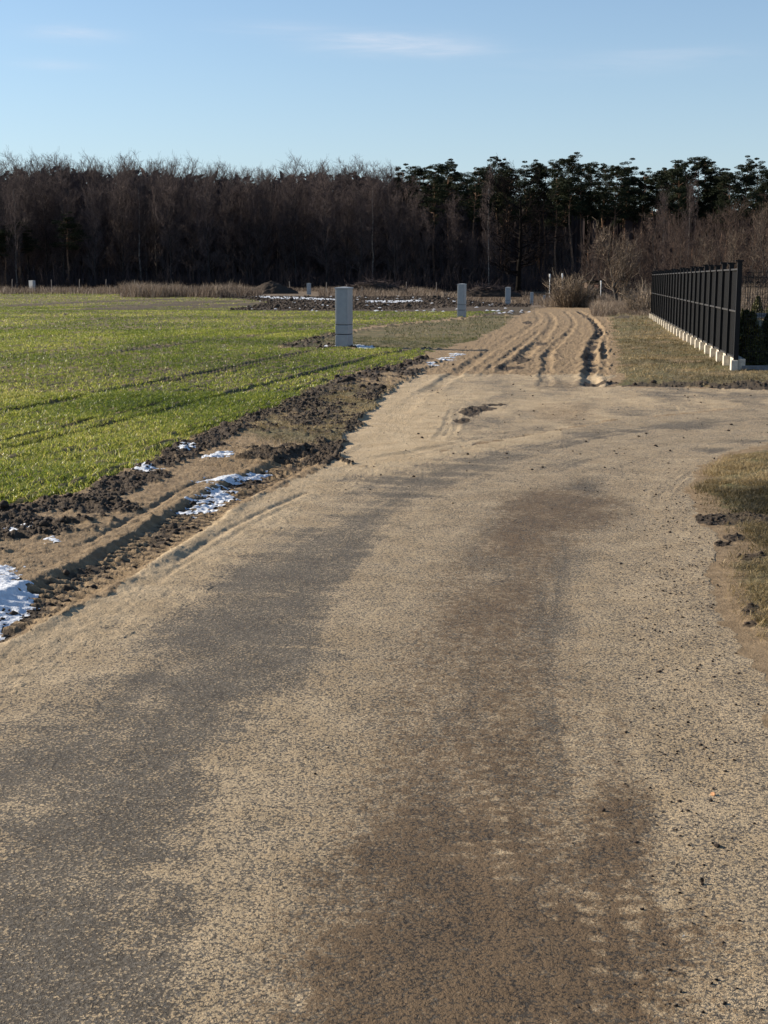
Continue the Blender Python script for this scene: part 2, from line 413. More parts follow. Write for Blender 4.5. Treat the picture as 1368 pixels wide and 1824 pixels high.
class MB:
    """collects boxes and tubes and links them as one mesh"""
    def __init__(s): s.V = []; s.F = []; s.M = []; s.cur = 0
    def add(s, vs, fs):
        b = len(s.V); s.V += [tuple(v) for v in vs]; s.F += [tuple(i + b for i in f) for f in fs]; s.M += [s.cur] * len(fs)
    def box(s, x0, x1, y0, y1, z0, z1):
        s.add([(x0, y0, z0), (x1, y0, z0), (x1, y1, z0), (x0, y1, z0), (x0, y0, z1), (x1, y0, z1), (x1, y1, z1), (x0, y1, z1)],
              [(0, 3, 2, 1), (4, 5, 6, 7), (0, 1, 5, 4), (1, 2, 6, 5), (2, 3, 7, 6), (3, 0, 4, 7)])
    def tube(s, pts, rad, sides=5, cap=True):
        pts = [Vector(p) for p in pts]
        n = len(pts); vs = []; fs = []
        for i, p in enumerate(pts):
            d = (pts[min(i + 1, n - 1)] - pts[max(i - 1, 0)])
            if d.length < 1e-9: d = Vector((0, 0, 1))
            d.normalize()
            a = Vector((1, 0, 0)) if abs(d.x) < .8 else Vector((0, 1, 0))
            u = d.cross(a).normalized(); w = d.cross(u)
            r = rad[i] if hasattr(rad, '__len__') else rad
            for k in range(sides):
                th = 2 * math.pi * k / sides
                vs.append(p + (u * math.cos(th) + w * math.sin(th)) * r)
        for i in range(n - 1):
            for k in range(sides):
                k2 = (k + 1) % sides
                fs.append((i * sides + k, i * sides + k2, (i + 1) * sides + k2, (i + 1) * sides + k))
        if cap:
            fs.append(tuple(range(sides))[::-1]); fs.append(tuple((n - 1) * sides + k for k in range(sides)))
        s.add(vs, fs)
    def mesh(s, name, smooth=False, bevel=0):
        me = bpy.data.meshes.new(name); me.from_pydata(s.V, [], s.F)
        if any(s.M): me.polygons.foreach_set('material_index', s.M)
        if smooth: me.polygons.foreach_set('use_smooth', [True] * len(s.F))
        me.update(); return me
    def build(s, name, mat, parent=None, smooth=False, bevel=0, **kw):
        o = link(name, s.mesh(name, smooth), mat, parent, **kw)
        if bevel:
            m = o.modifiers.new('bevel', 'BEVEL'); m.width = bevel; m.segments = 2; m.limit_method = 'ANGLE'
        return o

# ---------------------------------------------------------------- materials
class NT:
    def __init__(s, name):
        s.m = bpy.data.materials.new(name); s.m.use_nodes = True
        s.n, s.l = s.m.node_tree.nodes, s.m.node_tree.links
        s.bsdf = s.n['Principled BSDF']; s.out = s.n['Material Output']
    def set(s, node, i, v):
        if v is None: return
        if isinstance(v, bpy.types.NodeSocket): s.l.new(v, node.inputs[i])
        else: node.inputs[i].default_value = v
    def math(s, op, a, b=None, c=None, clamp=False):
        n = s.n.new('ShaderNodeMath'); n.operation = op; n.use_clamp = clamp
        s.set(n, 0, a); s.set(n, 1, b); s.set(n, 2, c); return n.outputs[0]
    def mr(s, v, a, b, c=0.0, d=1.0):
        n = s.n.new('ShaderNodeMapRange'); n.interpolation_type = 'SMOOTHSTEP'
        s.set(n, 0, v); s.set(n, 1, a); s.set(n, 2, b); s.set(n, 3, c); s.set(n, 4, d); return n.outputs[0]
    def mix(s, f, a, b, mode='MIX'):
        n = s.n.new('ShaderNodeMix'); n.data_type = 'RGBA'; n.blend_type = mode
        s.set(n, 'Factor', f)
        for k, v in (('A', a), ('B', b)):
            if isinstance(v, bpy.types.NodeSocket): s.l.new(v, n.inputs[k])
            else: n.inputs[k].default_value = (*v, 1)
        return n.outputs['Result']
    def attr(s, name):
        n = s.n.new('ShaderNodeAttribute'); n.attribute_name = name; return n.outputs['Fac']
    def pos(s, scale=(1, 1, 1)):
        g = s.n.new('ShaderNodeNewGeometry')
        if scale == (1, 1, 1): return g.outputs['Position']
        m = s.n.new('ShaderNodeMapping'); s.l.new(g.outputs['Position'], m.inputs[0]); m.inputs['Scale'].default_value = scale
        return m.outputs[0]
    def obj(s):
        return s.n.new('ShaderNodeTexCoord').outputs['Object']
    def noise(s, vec, scale, detail=3, rough=.55, dist=0.0):
        n = s.n.new('ShaderNodeTexNoise'); s.l.new(vec, n.inputs['Vector'])
        n.inputs['Scale'].default_value = scale; n.inputs['Detail'].default_value = detail; n.inputs['Roughness'].default_value = rough; n.inputs['Distortion'].default_value = dist
        return n.outputs[0]
    def voro(s, vec, scale, rnd=1.0):
        n = s.n.new('ShaderNodeTexVoronoi'); s.l.new(vec, n.inputs['Vector']); n.inputs['Scale'].default_value = scale; n.inputs['Randomness'].default_value = rnd
        return n
    def bump(s, h, strength, dist, prev=None):
        n = s.n.new('ShaderNodeBump'); s.set(n, 'Height', h); n.inputs['Strength'].default_value = strength; n.inputs['Distance'].default_value = dist
        if prev is not None: s.l.new(prev, n.inputs['Normal'])
        return n.outputs[0]
    def done(s, col, rough=.8, normal=None, spec=.3, metal=0.0):
        b = s.bsdf
        s.set(b, 'Base Color', col if isinstance(col, bpy.types.NodeSocket) else (*col, 1))
        s.set(b, 'Roughness', rough); b.inputs['Specular IOR Level'].default_value = spec; b.inputs['Metallic'].default_value = metal
        if normal is not None: s.l.new(normal, b.inputs['Normal'])
        return s.m

def ground_material():
    m = NT('road_sand_and_soil')
    p = m.pos()
    sand, asph, soil, damp, grass, dry, lawn = (m.attr(k) for k in ('sand', 'asph', 'soil', 'damp', 'grass', 'dry', 'lawn'))
    nf = m.noise(p, 105, 4, .62, 1.1); nm = m.noise(p, 22, 4, .6); nl = m.noise(p, 3.1, 4, .6); nff = m.noise(p, 320, 2, .5)
    vo = m.voro(p, 130)
    # asphalt: grey binder with paler chippings
    chip = m.mr(vo.outputs['Color'], .35, .95)
    c_as = m.mix(m.mr(nl, .3, .7), (.074, .061, .047), (.108, .090, .069))
    c_as = m.mix(m.math('MULTIPLY', chip, .45), c_as, (.24, .22, .19))
    c_sd = m.mix(m.mr(nl, .3, .7), (.46, .35, .215), (.58, .455, .295))
    c_sd = m.mix(m.mr(nff, .35, .7), m.mix(.35, c_sd, (.19, .13, .075)), c_sd)
    # sand lies in the texture of the asphalt: threshold of fine noise against the sand cover
    th = m.math('SUBTRACT', 1.0, sand)
    v2 = m.voro(p, 88)
    h = m.math('ADD', m.math('ADD', m.math('MULTIPLY', nf, .66), m.math('MULTIPLY', nm, .18)), m.math('MULTIPLY', m.math('SUBTRACT', .80, v2.outputs['Distance']), .20))
    h = m.math('ADD', h, .02)
    thr = m.math('ADD', m.math('MULTIPLY', th, .42), .30)
    cover = m.mr(h, m.math('SUBTRACT', thr, .03), m.math('ADD', thr, .03))
    c_as2 = m.mix(cover, c_as, c_sd)
    # sand, soil
    c_tr = m.mix(m.mr(m.noise(p, 9, 5, .62), .35, .7), (.215, .150, .084), (.345, .250, .148))
    c_tr = m.mix(m.mr(nff, .45, .7), c_tr, (.20, .14, .085))
    c = m.mix(asph, c_tr, c_as2)
    wth = m.math('SUBTRACT', .66, m.math('MULTIPLY', damp, .27))
    wet = m.mr(m.math('ADD', m.math('MULTIPLY', nf, .55), m.math('MULTIPLY', nm, .45)), m.math('SUBTRACT', wth, .07), m.math('ADD', wth, .07))
    c = m.mix(m.math('MULTIPLY', wet, 1.0), c, m.mix(1.0, c, (.34, .288, .24), 'MULTIPLY'))
    c_so = m.mix(nm, (.030, .022, .015), (.105, .075, .048))
    sm = m.mr(m.math('ADD', soil, m.math('MULTIPLY', m.math('SUBTRACT', nm, .5), .7)), .30, .62)
    c = m.mix(sm, c, c_so)
    c_gr = m.mix(m.mr(m.noise(p, 14, 4, .65), .35, .65), (.085, .066, .034), (.19, .155, .078))
    c_gr = m.mix(m.mr(m.noise(p, 1.1, 4, .6), .52, .66), c_gr, (.23, .165, .085))
    c_gr = m.mix(m.math('MULTIPLY', lawn, m.mr(nl, .35, .6)), c_gr, (.060, .075, .022))
    gm = m.mr(m.math('ADD', grass, m.math('MULTIPLY', m.math('SUBTRACT', nm, .5), .9)), .35, .65)
    c = m.mix(m.math('MULTIPLY', gm, m.math('SUBTRACT', 1.0, m.math('MULTIPLY', sm, .85))), c, c_gr)
    c = m.mix(dry, c, m.mix(m.mr(m.noise(p, .6, 5, .6), .35, .65), (.085, .060, .040), (.19, .14, .09)))
    hb = m.math('ADD', m.math('MULTIPLY', h, .7), m.math('MULTIPLY', nff, .3))
    b1 = m.bump(hb, 1.0, .020)
    b2 = m.bump(m.math('MULTIPLY', vo.outputs['Distance'], -1.0), .35, .004, b1)
    b3 = m.bump(m.noise(p, 48, 4, .65), .5, .02, m.bump(nm, .35, .03, b2))
    rough = m.mr(wet, 0, 1, .88, .70)
    return m.done(c, rough, b3, .25)

M_GROUND = ground_material()

def simple(name, c1, c2, scale=20, rough=.7, bump=0.0, metal=0.0, spec=.3, coords='obj', bdist=.01):
    m = NT(name)
    p = m.obj() if coords == 'obj' else m.pos()
    n = m.noise(p, scale, 5, .6)
    col = m.mix(m.mr(n, .3, .7), c1, c2)
    nb = m.bump(n, bump, bdist) if bump else None
    return m.done(col, rough, nb, spec, metal)

def leafy(name, cols, trans=.35, rough=.55, spec=.35, lo=.0, hi=1.0):
    """thin leaves: tint attribute picks the colour, some light passes through"""
    m = NT(name)
    t = m.attr('tint')
    r = m.n.new('ShaderNodeValToRGB'); m.l.new(t, r.inputs[0])
    e = r.color_ramp.elements
    while len(e) < len(cols): e.new(.5)
    for i, c in enumerate(cols):
        e[i].position = i / (len(cols) - 1); e[i].color = (*c, 1)
    oi = m.n.new('ShaderNodeObjectInfo')
    col = m.mix(m.mr(oi.outputs['Random'], 0, 1, 0, .35), r.outputs[0], m.mix(1.0, r.outputs[0], (.6, .6, .6), 'MULTIPLY'))
    m.done(col, rough, None, spec)
    if trans:
        tr = m.n.new('ShaderNodeBsdfTranslucent'); m.l.new(col, tr.inputs[0])
        ms = m.n.new('ShaderNodeMixShader'); ms.inputs[0].default_value = trans
        m.l.new(m.bsdf.outputs[0], ms.inputs[1]); m.l.new(tr.outputs[0], ms.inputs[2]); m.l.new(ms.outputs[0], m.out.inputs[0])
    return m.m

M_CROP = leafy('winter_wheat_leaf', [(.045, .075, .010), (.118, .168, .018), (.29, .325, .046), (.66, .58, .19)], .55, .38, .5)
M_TURF = leafy('rough_winter_grass', [(.055, .046, .018), (.145, .112, .048), (.31, .225, .10), (.55, .42, .22)], .30, .55, .4)
M_MOWN = leafy('dull_green_grass', [(.035, .045, .014), (.075, .090, .026), (.12, .125, .04), (.27, .23, .11)], .35, .5, .4)
M_REED = leafy('dry_reed_stem', [(.050, .034, .026), (.10, .072, .054), (.18, .135, .10), (.32, .25, .18)], .25, .6, .3)
M_BARK = simple('dark_alder_bark', (.018, .016, .015), (.055, .048, .043), 3, .9, .5, bdist=.05)
M_TWIG = leafy('bare_twigs', [(.046, .037, .037), (.084, .066, .064), (.14, .108, .102)], .0, .85, .1)  # raised tone carries the thin haze over the wood
M_TWIGB = leafy('young_twigs', [(.040, .028, .024), (.075, .052, .044), (.14, .105, .085)], .0, .85, .1)
M_BIRCH = simple('pale_birch_bark', (.10, .09, .08), (.30, .27, .24), 2.2, .8)
M_PBARK = simple('pine_bark', (.07, .045, .032), (.22, .125, .075), 3, .9, .5, bdist=.04)
M_NEEDLE = leafy('pine_needles', [(.010, .015, .009), (.020, .028, .013), (.042, .050, .022)], .10, .7, .12)
M_THUJA = leafy('thuja_foliage', [(.035, .045, .010), (.085, .090, .022), (.20, .17, .05)], .2, .5, .35)
M_WOODM = leafy('far_wood_twigs', [(.026, .023, .026), (.055, .044, .046), (.090, .068, .066)], .0, .9, .1)
M_SOILC = simple('dark_soil_clod', (.018, .013, .010), (.060, .042, .030), 40, .95, .8, bdist=.01)
M_SNOW = simple('old_crusted_snow', (.50, .54, .60), (.68, .71, .75), 30, .6, .6, coords='pos', bdist=.02)
M_RAIL = simple('black_rail_sunlit', (.03, .03, .033), (.06, .06, .064), 30, .35, .05, spec=.6, bdist=.002)  # lighter than the posts: sun on the rails is put into the colour
M_BLACK = simple('black_powder_coat', (.005, .005, .006), (.010, .010, .011), 60, .62, .05, spec=.22, bdist=.002)
M_CONC = simple('pale_concrete', (.42, .38, .32), (.60, .55, .46), 14, .9, .3, bdist=.01)
M_CONC_SHADE = simple('shaded_concrete', (.14, .14, .15), (.22, .22, .22), 14, .9, .3, bdist=.01)  # darker copy of the pale concrete, shade on the camera side painted in
M_CAB = simple('grey_polyester_cabinet', (.29, .305, .315), (.33, .345, .355), 8, .5, .03, spec=.4)
M_CABG = simple('dark_joint', (.05, .055, .06), (.07, .07, .08), 8, .8)
M_POST = simple('weathered_wood', (.16, .13, .11), (.33, .29, .25), 12, .85, .3)
M_WHITE = simple('white_plastic', (.70, .70, .68), (.82, .82, .80), 10, .5)
M_SHED = simple('brown_boards', (.045, .028, .02), (.09, .055, .035), 6, .8, .3)
M_ORANGE = simple('orange_brown_pebble', (.42, .20, .09), (.60, .33, .16), 120, .7)
M_GLINT = simple('orange_window_glint', (.62, .28, .15), (.75, .38, .22), 5, .35, metal=.6)  # colour stands in for an orange reflection in the shed window

# ---------------------------------------------------------------- ground sheet: fan of rows from the camera's feet to the forest
G = {}
def build_ground():
    vs = np.concatenate([np.linspace(2300, 1860, 20), np.linspace(1856, 560, 1050), np.linspace(559.5, 512, 150), np.linspace(511.5, 502.5, 12)])
    Yr = np.array([g2w(684, v)[1] for v in vs])
    k = np.concatenate([np.linspace(-1.6, -.32, 40), np.linspace(-.315, .315, 900), np.linspace(.32, 1.6, 40)])
    X = Yr[:, None] * k[None, :]; Y = np.repeat(Yr[:, None], len(k), 1)
    nr, nc = X.shape
    r = ground_full(X.ravel(), Y.ravel())
    Vv = np.stack([X.ravel(), Y.ravel(), r['z']], 1)
    i = np.arange(nr - 1)[:, None] * nc + np.arange(nc - 1)[None, :]
    F = np.stack([i, i + 1, i + nc + 1, i + nc], -1).reshape(-1, 4)
    kind = np.zeros(nr * nc, int)
    kind[r['infield']] = 3; kind[r['intrack']] = 2; kind[r['inroad']] = 1
    fk = kind[F[:, 0]]
    G.update(Yr=Yr, k=k, nc=nc, r={q: np.asarray(w) for q, w in r.items()})
    keys = ('sand', 'asph', 'soil', 'damp', 'grass', 'dry', 'lawn')
    for k_, name in ((0, 'ground'), (1, 'road'), (2, 'dirt_track'), (3, 'field')):
        f = F[fk == k_]
        used = np.unique(f); remap = np.full(nr * nc, -1); remap[used] = np.arange(len(used))
        me = mesh_np(name, Vv[used], remap[f], None, {q: r[q][used] for q in keys}, smooth=True)
        link(name, me, M_GROUND, kind='structure')
    # the land around and beyond, well below the detailed sheet
    n = 60
    gx = np.linspace(-3000, 3000, n); gx = np.sign(gx) * (np.abs(gx) / 3000) ** 2 * 3000
    XX, YY = np.meshgrid(gx, gx); P = np.stack([XX.ravel(), YY.ravel(), np.full(n * n, -1.6)], 1)
    i = np.arange(n - 1)[:, None] * n + np.arange(n - 1)[None, :]
    F = np.stack([i, i + 1, i + n + 1, i + n], -1).reshape(-1, 4)
    z0 = np.zeros(n * n)
    me = mesh_np('terrain', P, F, None, dict(sand=z0 + 1, asph=z0, soil=z0, damp=z0, grass=z0 + .7, dry=z0 + 1, lawn=z0))
    link('terrain', me, M_GROUND, kind='structure')
build_ground()

def look(X, Y):
    """the ground's relief and masks at any points, read from the finished sheet"""
    X = np.asarray(X, float); Y = np.asarray(Y, float)
    ri = np.clip(np.interp(Y, G['Yr'], np.arange(len(G['Yr']))), 0, len(G['Yr']) - 1.001)
    ci = np.clip(np.interp(X / Y, G['k'], np.arange(G['nc'])), 0, G['nc'] - 1.001)
    idx = np.round(ri).astype(int) * G['nc'] + np.round(ci).astype(int)
    out = {q: w[idx] for q, w in G['r'].items() if w.ndim}
    a = ri.astype(int); b = ci.astype(int); fa = ri - a; fb = ci - b
    z = G['r']['z']; i0 = a * G['nc'] + b
    out['z'] = (z[i0] * (1 - fb) + z[i0 + 1] * fb) * (1 - fa) + (z[i0 + G['nc']] * (1 - fb) + z[i0 + G['nc'] + 1] * fb) * fa
    return out

def surf(x, y):
    return float(look([x], [y])['z'][0])

# ---------------------------------------------------------------- grass and crop
def blades(name, mat, X, Y, Z, h, w, lean, tint, **props):
    n = len(X)
    az = rng.uniform(0, 2 * math.pi, n); la = rng.uniform(0, 2 * math.pi, n)
    cx, cy = np.cos(az), np.sin(az)
    lx, ly = np.cos(la) * lean * h, np.sin(la) * lean * h
    B = np.stack([X, Y, Z - .005], 1)
    wv = np.stack([cx * w / 2, cy * w / 2, np.zeros(n)], 1)
    mid = B + np.stack([lx * .35, ly * .35, h * .62], 1)
    tip = B + np.stack([lx, ly, h * (1 - .25 * np.minimum(lean, 1.5))], 1)
    V = np.stack([B - wv, B + wv, mid - wv * .8, mid + wv * .8, tip], 1).reshape(-1, 3)
    b = np.arange(n)[:, None] * 5
    F4 = b + np.array([0, 1, 3, 2]); F3 = b + np.array([2, 3, 4])
    me = mesh_np(name, V, F4, F3, dict(tint=np.repeat(tint, 5)))
    return link(name, me, mat, kind='stuff', **props)

def scatter(n, y0, y1, k0, k1, power=1.0):
    """random points of the fan between two distances; power 2 = even per area, 1 = even per distance"""
    q = rng.uniform(0, 1, n)
    Y = (y0 ** power + q * (y1 ** power - y0 ** power)) ** (1 / power)
    X = Y * rng.uniform(k0, k1, n)
    return X, Y

def crop():
    parts = []
    for (n, y0, y1, hh, ww, nb) in ((46000, 7, 20, .062, .0068, 6), (50000, 18, 45, .062, .009, 5), (60000, 40, 95, .070, .015, 4), (45000, 90, 190, .09, .03, 3)):
        X, Y = scatter(n, y0, y1, -.36, .12, 2.0)
        row = X * .976 - Y * .215; per = .125
        X = X + (np.round(row / per) * per - row) * .82 * (Y < 60)
        r = look(X, Y)
        keep = r['infield'] & (rng.uniform(0, 1, len(X)) > r['soil'] * 1.05) & (r['field'] > 0.02)
        keep &= rng.uniform(0, 1, len(X)) < np.clip(.0 + 2.0 * fbm(X * 2.6, Y * 1.8, 120, 3), .1, 1)
        X, Y, Z = X[keep], Y[keep], r['z'][keep]
        patch = fbm(X * .35, Y * .22, 121, 4)
        nn = len(X)
        X = np.repeat(X, nb) + rng.normal(0, .018 + ww, nn * nb); Y = np.repeat(Y, nb) + rng.normal(0, .018 + ww, nn * nb); Z = np.repeat(Z, nb)
        pt = np.repeat(patch, nb)
        m = len(X)
        tint = np.clip(rng.beta(2, 2.4, m) * .75 + (pt - .5) * .9 + .10 + (rng.uniform(0, 1, m) > .94) * .4, 0, 1)
        parts.append((X, Y, Z, hh * rng.uniform(.45, 1.25, m), ww * rng.uniform(.7, 1.3, m), rng.uniform(.4, 2.3, m), tint))
    cat = [np.concatenate(c) for c in zip(*parts)]
    blades('crop_grass', M_CROP, *cat, label='bright green young winter cereal covering the big field on the left', category='crop')
crop()

def turf():
    A = []; Bm = []
    for (n, y0, y1, k0, k1, hh, ww) in ((260000, 5.0, 13, .18, .42, .045, .0032), (150000, 8, 24, -.20, .02, .035, .004), (170000, 18, 40, -.12, .40, .055, .007), (90000, 38, 100, .0, .36, .08, .014)):
        X, Y = scatter(n, y0, y1, k0, k1, 2.0)
        r = look(X, Y)
        g = r['verge'] & (rng.uniform(0, 1, n) < np.clip(r['grass'] * 1.25 - .1, 0, 1)) & (r['soil'] < .55)
        tussock = fbm(X * 3.5, Y * 3.5, 130, 3)
        g &= rng.uniform(0, 1, n) < np.clip((tussock - .28) * 2.6, .03, 1)
        strip = g & (r['strip'] > 0) & (r['V'] < 640)
        rest = g & ~strip
        for sel, dst, base in ((strip, Bm, .32), (rest, A, .50)):
            m = int(sel.sum())
            if not m: continue
            x, y = X[sel], Y[sel]
            green = fbm(x * .7, y * .7, 131, 3)
            tint = np.clip(base + rng.normal(0, .2, m) + (green - .5) * 1.7, 0, 1)
            dst.append((x, y, r['z'][sel], hh * rng.uniform(.4, 1.3, m) * (.6 + .8 * tussock[sel]), ww * rng.uniform(.7, 1.4, m), rng.uniform(.5, 2.4, m), tint))
    blades('verge_grass', M_TURF, *[np.concatenate(c) for c in zip(*A)], label='matted yellow brown winter grass on the verges', category='grass')
    blades('mown_grass', M_MOWN, *[np.concatenate(c) for c in zip(*Bm)], label='short dull green grass round the grey cabinets', category='grass')
turf()

# ---------------------------------------------------------------- snow: thin crusted patches left in the hollows
def snow_patch(pts, label, thick=.02, stripes=0.0, seed=0, group=None):
    thick *= .7
    P = poly_w(pts)
    x0, y0 = P.min(0) - .1; x1, y1 = P.max(0) + .1
    step = max(.012, (x1 - x0) / 260)
    gx = np.arange(x0, x1, step); gy = np.arange(y0, y1, max(step, (y1 - y0) / 260))
    XX, YY = np.meshgrid(gx, gy); X, Y = XX.ravel(), YY.ravel()
    sd = sdist(P, X, Y)
    sc = max(.6, y0 / 14)
    d = sd + .34 * sc * (fbm(X * 6 / sc, Y * 9 / sc, 140 + seed, 5, .65) - .5) - .02
    if stripes:
        S = X * .96 + Y * .28; T = -X * .28 + Y * .96
        d = d - stripes * (.5 + .5 * np.sin(T * 2 * math.pi / .21 + 2.2 * fbm(X * 2, Y * 2, 150 + seed, 2) * 2) ) * (.5 + fbm(X * 5, Y * 3, 151 + seed, 3))
    base = look(X, Y)['z']
    base0 = fbm(X * 22, Y * 22, 33, 4, .6)
    h = base + .3 * thick * np.clip(d / .05, -1, 1) + .35 * thick * np.clip(d / .3, 0, 1) - .035 * (base0 - .52) * min(1, 20 / y0) + .016 * (fbm(X * 26, Y * 34, 160 + seed, 3) - .5)
    keep = (h > base - .003) & (d > -.02)
    n, mm = len(gx), len(gy)
    i = np.arange(mm - 1)[:, None] * n + np.arange(n - 1)[None, :]
    F = np.stack([i, i + 1, i + n + 1, i + n], -1).reshape(-1, 4)
    F = F[keep[F].all(1)]
    if not len(F): return
    used = np.unique(F); rm = np.full(n * mm, -1); rm[used] = np.arange(len(used))
    V = np.stack([X, Y, h], 1)[used]
    V2 = V.copy(); V2[:, 2] = base[used] - .02
    me = mesh_np('snow_patch', V, rm[F], None, None, smooth=True)
    kw = dict(label=label, category='snow patch')
    if group: kw['group'] = group
    return link('snow_patch', me, M_SNOW, **kw)
SG = 'snow left along the roadside'
snow_patch([(-90, 1020), (-10, 1012), (30, 1030), (75, 1060), (45, 1085), (20, 1120), (-20, 1150), (-120, 1180)], 'largest white snow patch at the left edge beside the tyre rut', .03, .0, 1, SG)
snow_patch([(-40, 1012), (10, 1010), (46, 1024), (40, 1034), (-20, 1038)], 'small snow sliver just above the snow patch at the left edge', .012, .05, 2, SG)
snow_patch([(312, 908), (345, 880), (390, 864), (428, 868), (428, 884), (395, 902), (345, 918)], 'streaky white snow patch in the middle of the tyre rut', .025, .10, 3, SG)
snow_patch([(332, 862), (370, 854), (430, 846), (488, 832), (484, 850), (420, 864), (350, 868)], 'long thin snow streaks just above the snow in the rut', .02, .12, 4, SG)
snow_patch([(222, 838), (238, 824), (262, 826), (292, 842), (270, 850), (240, 848)], 'small broken snow patch among dark clods by the crop edge', .015, .08, 5, SG)
snow_patch([(350, 818), (385, 810), (420, 806), (415, 818), (370, 824)], 'thin snow streak between two dark clod banks', .016, .03, 26, SG)
snow_patch([(310, 798), (335, 792), (352, 798), (338, 806), (316, 806)], 'tiny snow fleck at the end of the crop edge clods', .012, .06, 7, SG)
snow_patch([(74, 960), (100, 958), (104, 968), (80, 970)], 'small snow fleck beside a lone dark clod', .015, 0, 8, SG)
snow_patch([(0, 950), (30, 940), (64, 938), (60, 948), (10, 958)], 'snow streaks on the dark clods at the left edge', .012, .06, 9, SG)
snow_patch([(783, 644), (792, 638), (803, 637), (802, 641), (790, 647)], 'narrow white snow strip on the left edge of the dirt track', .02, 0, 10, SG)
snow_patch([(806, 632), (812, 629), (821, 629), (818, 633), (809, 635)], 'short white snow strip farther along the dirt track edge', .02, 0, 11, SG)
snow_patch([(762, 649), (770, 647), (776, 650), (770, 653)], 'smallest snow fleck at the dirt track edge', .02, 0, 12, SG)
snow_patch([(446, 527.5), (470, 527), (520, 528), (560, 529), (600, 530), (600, 531.5), (540, 530.6), (480, 529.5)], 'broad white snow strip beyond the ploughed ground', .06, 0, 13, SG)
snow_patch([(652, 532), (700, 532), (750, 533), (750, 535), (700, 535), (655, 534)], 'thin white snow line behind the ploughed ground right of the nearest cabinet', .06, 0, 14, SG)
snow_patch([(625, 618), (640, 614), (668, 621), (650, 624), (632, 622)], 'snow in the shade at the foot of the nearest grey cabinet', .02, 0, 15, SG)

def snow_flecks():
    X, Y = scatter(9000, 14, 160, -.25, .15, 1.0)
    r = look(X, Y)
    k = (r['soil'] > .6) & r['verge'] & (r['V'] < 640) & (rng.uniform(0, 1, 9000) < np.where(r['V'] > 556, .28, .10)) & (fbm(X * .5, Y * .3, 170, 2) > .42)
    X, Y, Z = X[k], Y[k], r['z'][k]
    n = len(X)
    if not n: return
    s_ = rng.uniform(.03, .09, n) * (1 + Y / 120)
    th = np.linspace(0, 2 * math.pi, 7)[:-1]
    ring = np.stack([np.cos(th), np.sin(th)], 1)
    rr = rng.uniform(.6, 1.3, (n, 6))
    V = np.zeros((n, 7, 3))
    V[:, :6, 0] = X[:, None] + ring[:, 0] * s_[:, None] * rr * 1.5; V[:, :6, 1] = Y[:, None] + ring[:, 1] * s_[:, None] * rr; V[:, :6, 2] = Z[:, None] - .01
    V[:, 6] = np.stack([X, Y, Z + .02 + s_ * .25], 1)
    b = np.arange(n)[:, None] * 7
    F = np.concatenate([b + np.array([i, (i + 1) % 6, 6]) for i in range(6)])
    link('snow_flecks', mesh_np('snow_flecks', V.reshape(-1, 3), None, F), M_SNOW, kind='stuff', label='scattered snow flecks on the ploughed soil', category='snow')
snow_flecks()

# ---------------------------------------------------------------- clods
def rock_mesh(name, seed, rough=.35, sub=2):
    import bmesh
    bm = bmesh.new(); bmesh.ops.create_icosphere(bm, subdivisions=sub, radius=1.0)
    rr = random.Random(seed); ax = Vector((rr.uniform(.8, 1.3), rr.uniform(.7, 1.1), rr.uniform(.6, .9)))
    offs = [(Vector((rr.uniform(-1, 1), rr.uniform(-1, 1), rr.uniform(-1, 1))).normalized(), rr.uniform(.3, .9)) for _ in range(7)]
    for v in bm.verts:
        c = v.co.copy()
        for d, h in offs:
            e = c.dot(d) - h
            if e > 0: v.co -= d * e * .8
        v.co *= 1 + rr.uniform(-rough, rough) * .3
        v.co = Vector((v.co.x * ax.x, v.co.y * ax.y, v.co.z * ax.z))
    me = bpy.data.meshes.new(name); bm.to_mesh(me); bm.free(); me.materials.append(M_SOILC)
    return me
CLODS = [rock_mesh('soil_clod', 40 + i) for i in range(6)]
def place_clod(u, v, px, label, group, mat=None, mesh=None):
    x, y = g2w(u, v); s_ = px / FPX * math.hypot(y, CAM_H) / 2
    z = surf(x, y)
    me = mesh or random.choice(CLODS)
    o = link('soil_clod', me, None, label=label, category='soil clod')
    if group: o['group'] = group
    o.location = (x, y, z + s_ * .35); o.rotation_euler = (random.uniform(-.4, .4), random.uniform(-.4, .4), random.uniform(0, 6.3)); o.scale = (s_, s_, s_ * random.uniform(.8, 1.1))
    return o
pl = 'dark crumbs of soil scattered along the sandy right side of the road'
for (u, v, px) in ((1308, 1353, 8), (1265, 1350, 7), (1276, 1317, 7), (1175, 1335, 6), (1207, 1335, 6), (1257, 1255, 6), (1311, 1255, 6), (1248, 1230, 5), (1226, 1284, 7), (1230, 1389, 6), (1171, 1307, 5), (1228, 1504, 7), (1270, 1502, 7),
                   (1211, 1587, 7), (1257, 1630, 7), (1234, 1642, 6), (1181, 1677, 7), (1194, 1724, 8), (1277, 1743, 9), (1267, 1750, 9), (1214, 1763, 8), (1290, 1786, 9), (1204, 1788, 9), (1252, 1800, 7), (1222, 1778, 5), (1356, 1798, 7), (1106, 1002, 7), (1215, 1014, 5),
                   (1240, 1009, 5), (1141, 1137, 5), (1214, 1151, 6), (1205, 1190, 6), (1270, 1178, 6), (1300, 965, 8), (1278, 1044, 7), (1245, 1033, 5), (1187, 1031, 5), (583, 1328, 7), (562, 1376, 7), (545, 1346, 6), (1020, 1497, 5), (1169, 1450, 6), (1140, 1762, 6), (1031, 1788, 6), (1350, 1255, 7),
                   (250, 1063, 4), (104, 1140, 5), (7, 1143, 6), (55, 1128, 5)):
    place_clod(u, v, px, 'dark crumb of soil lying loose on the sandy road', pl)
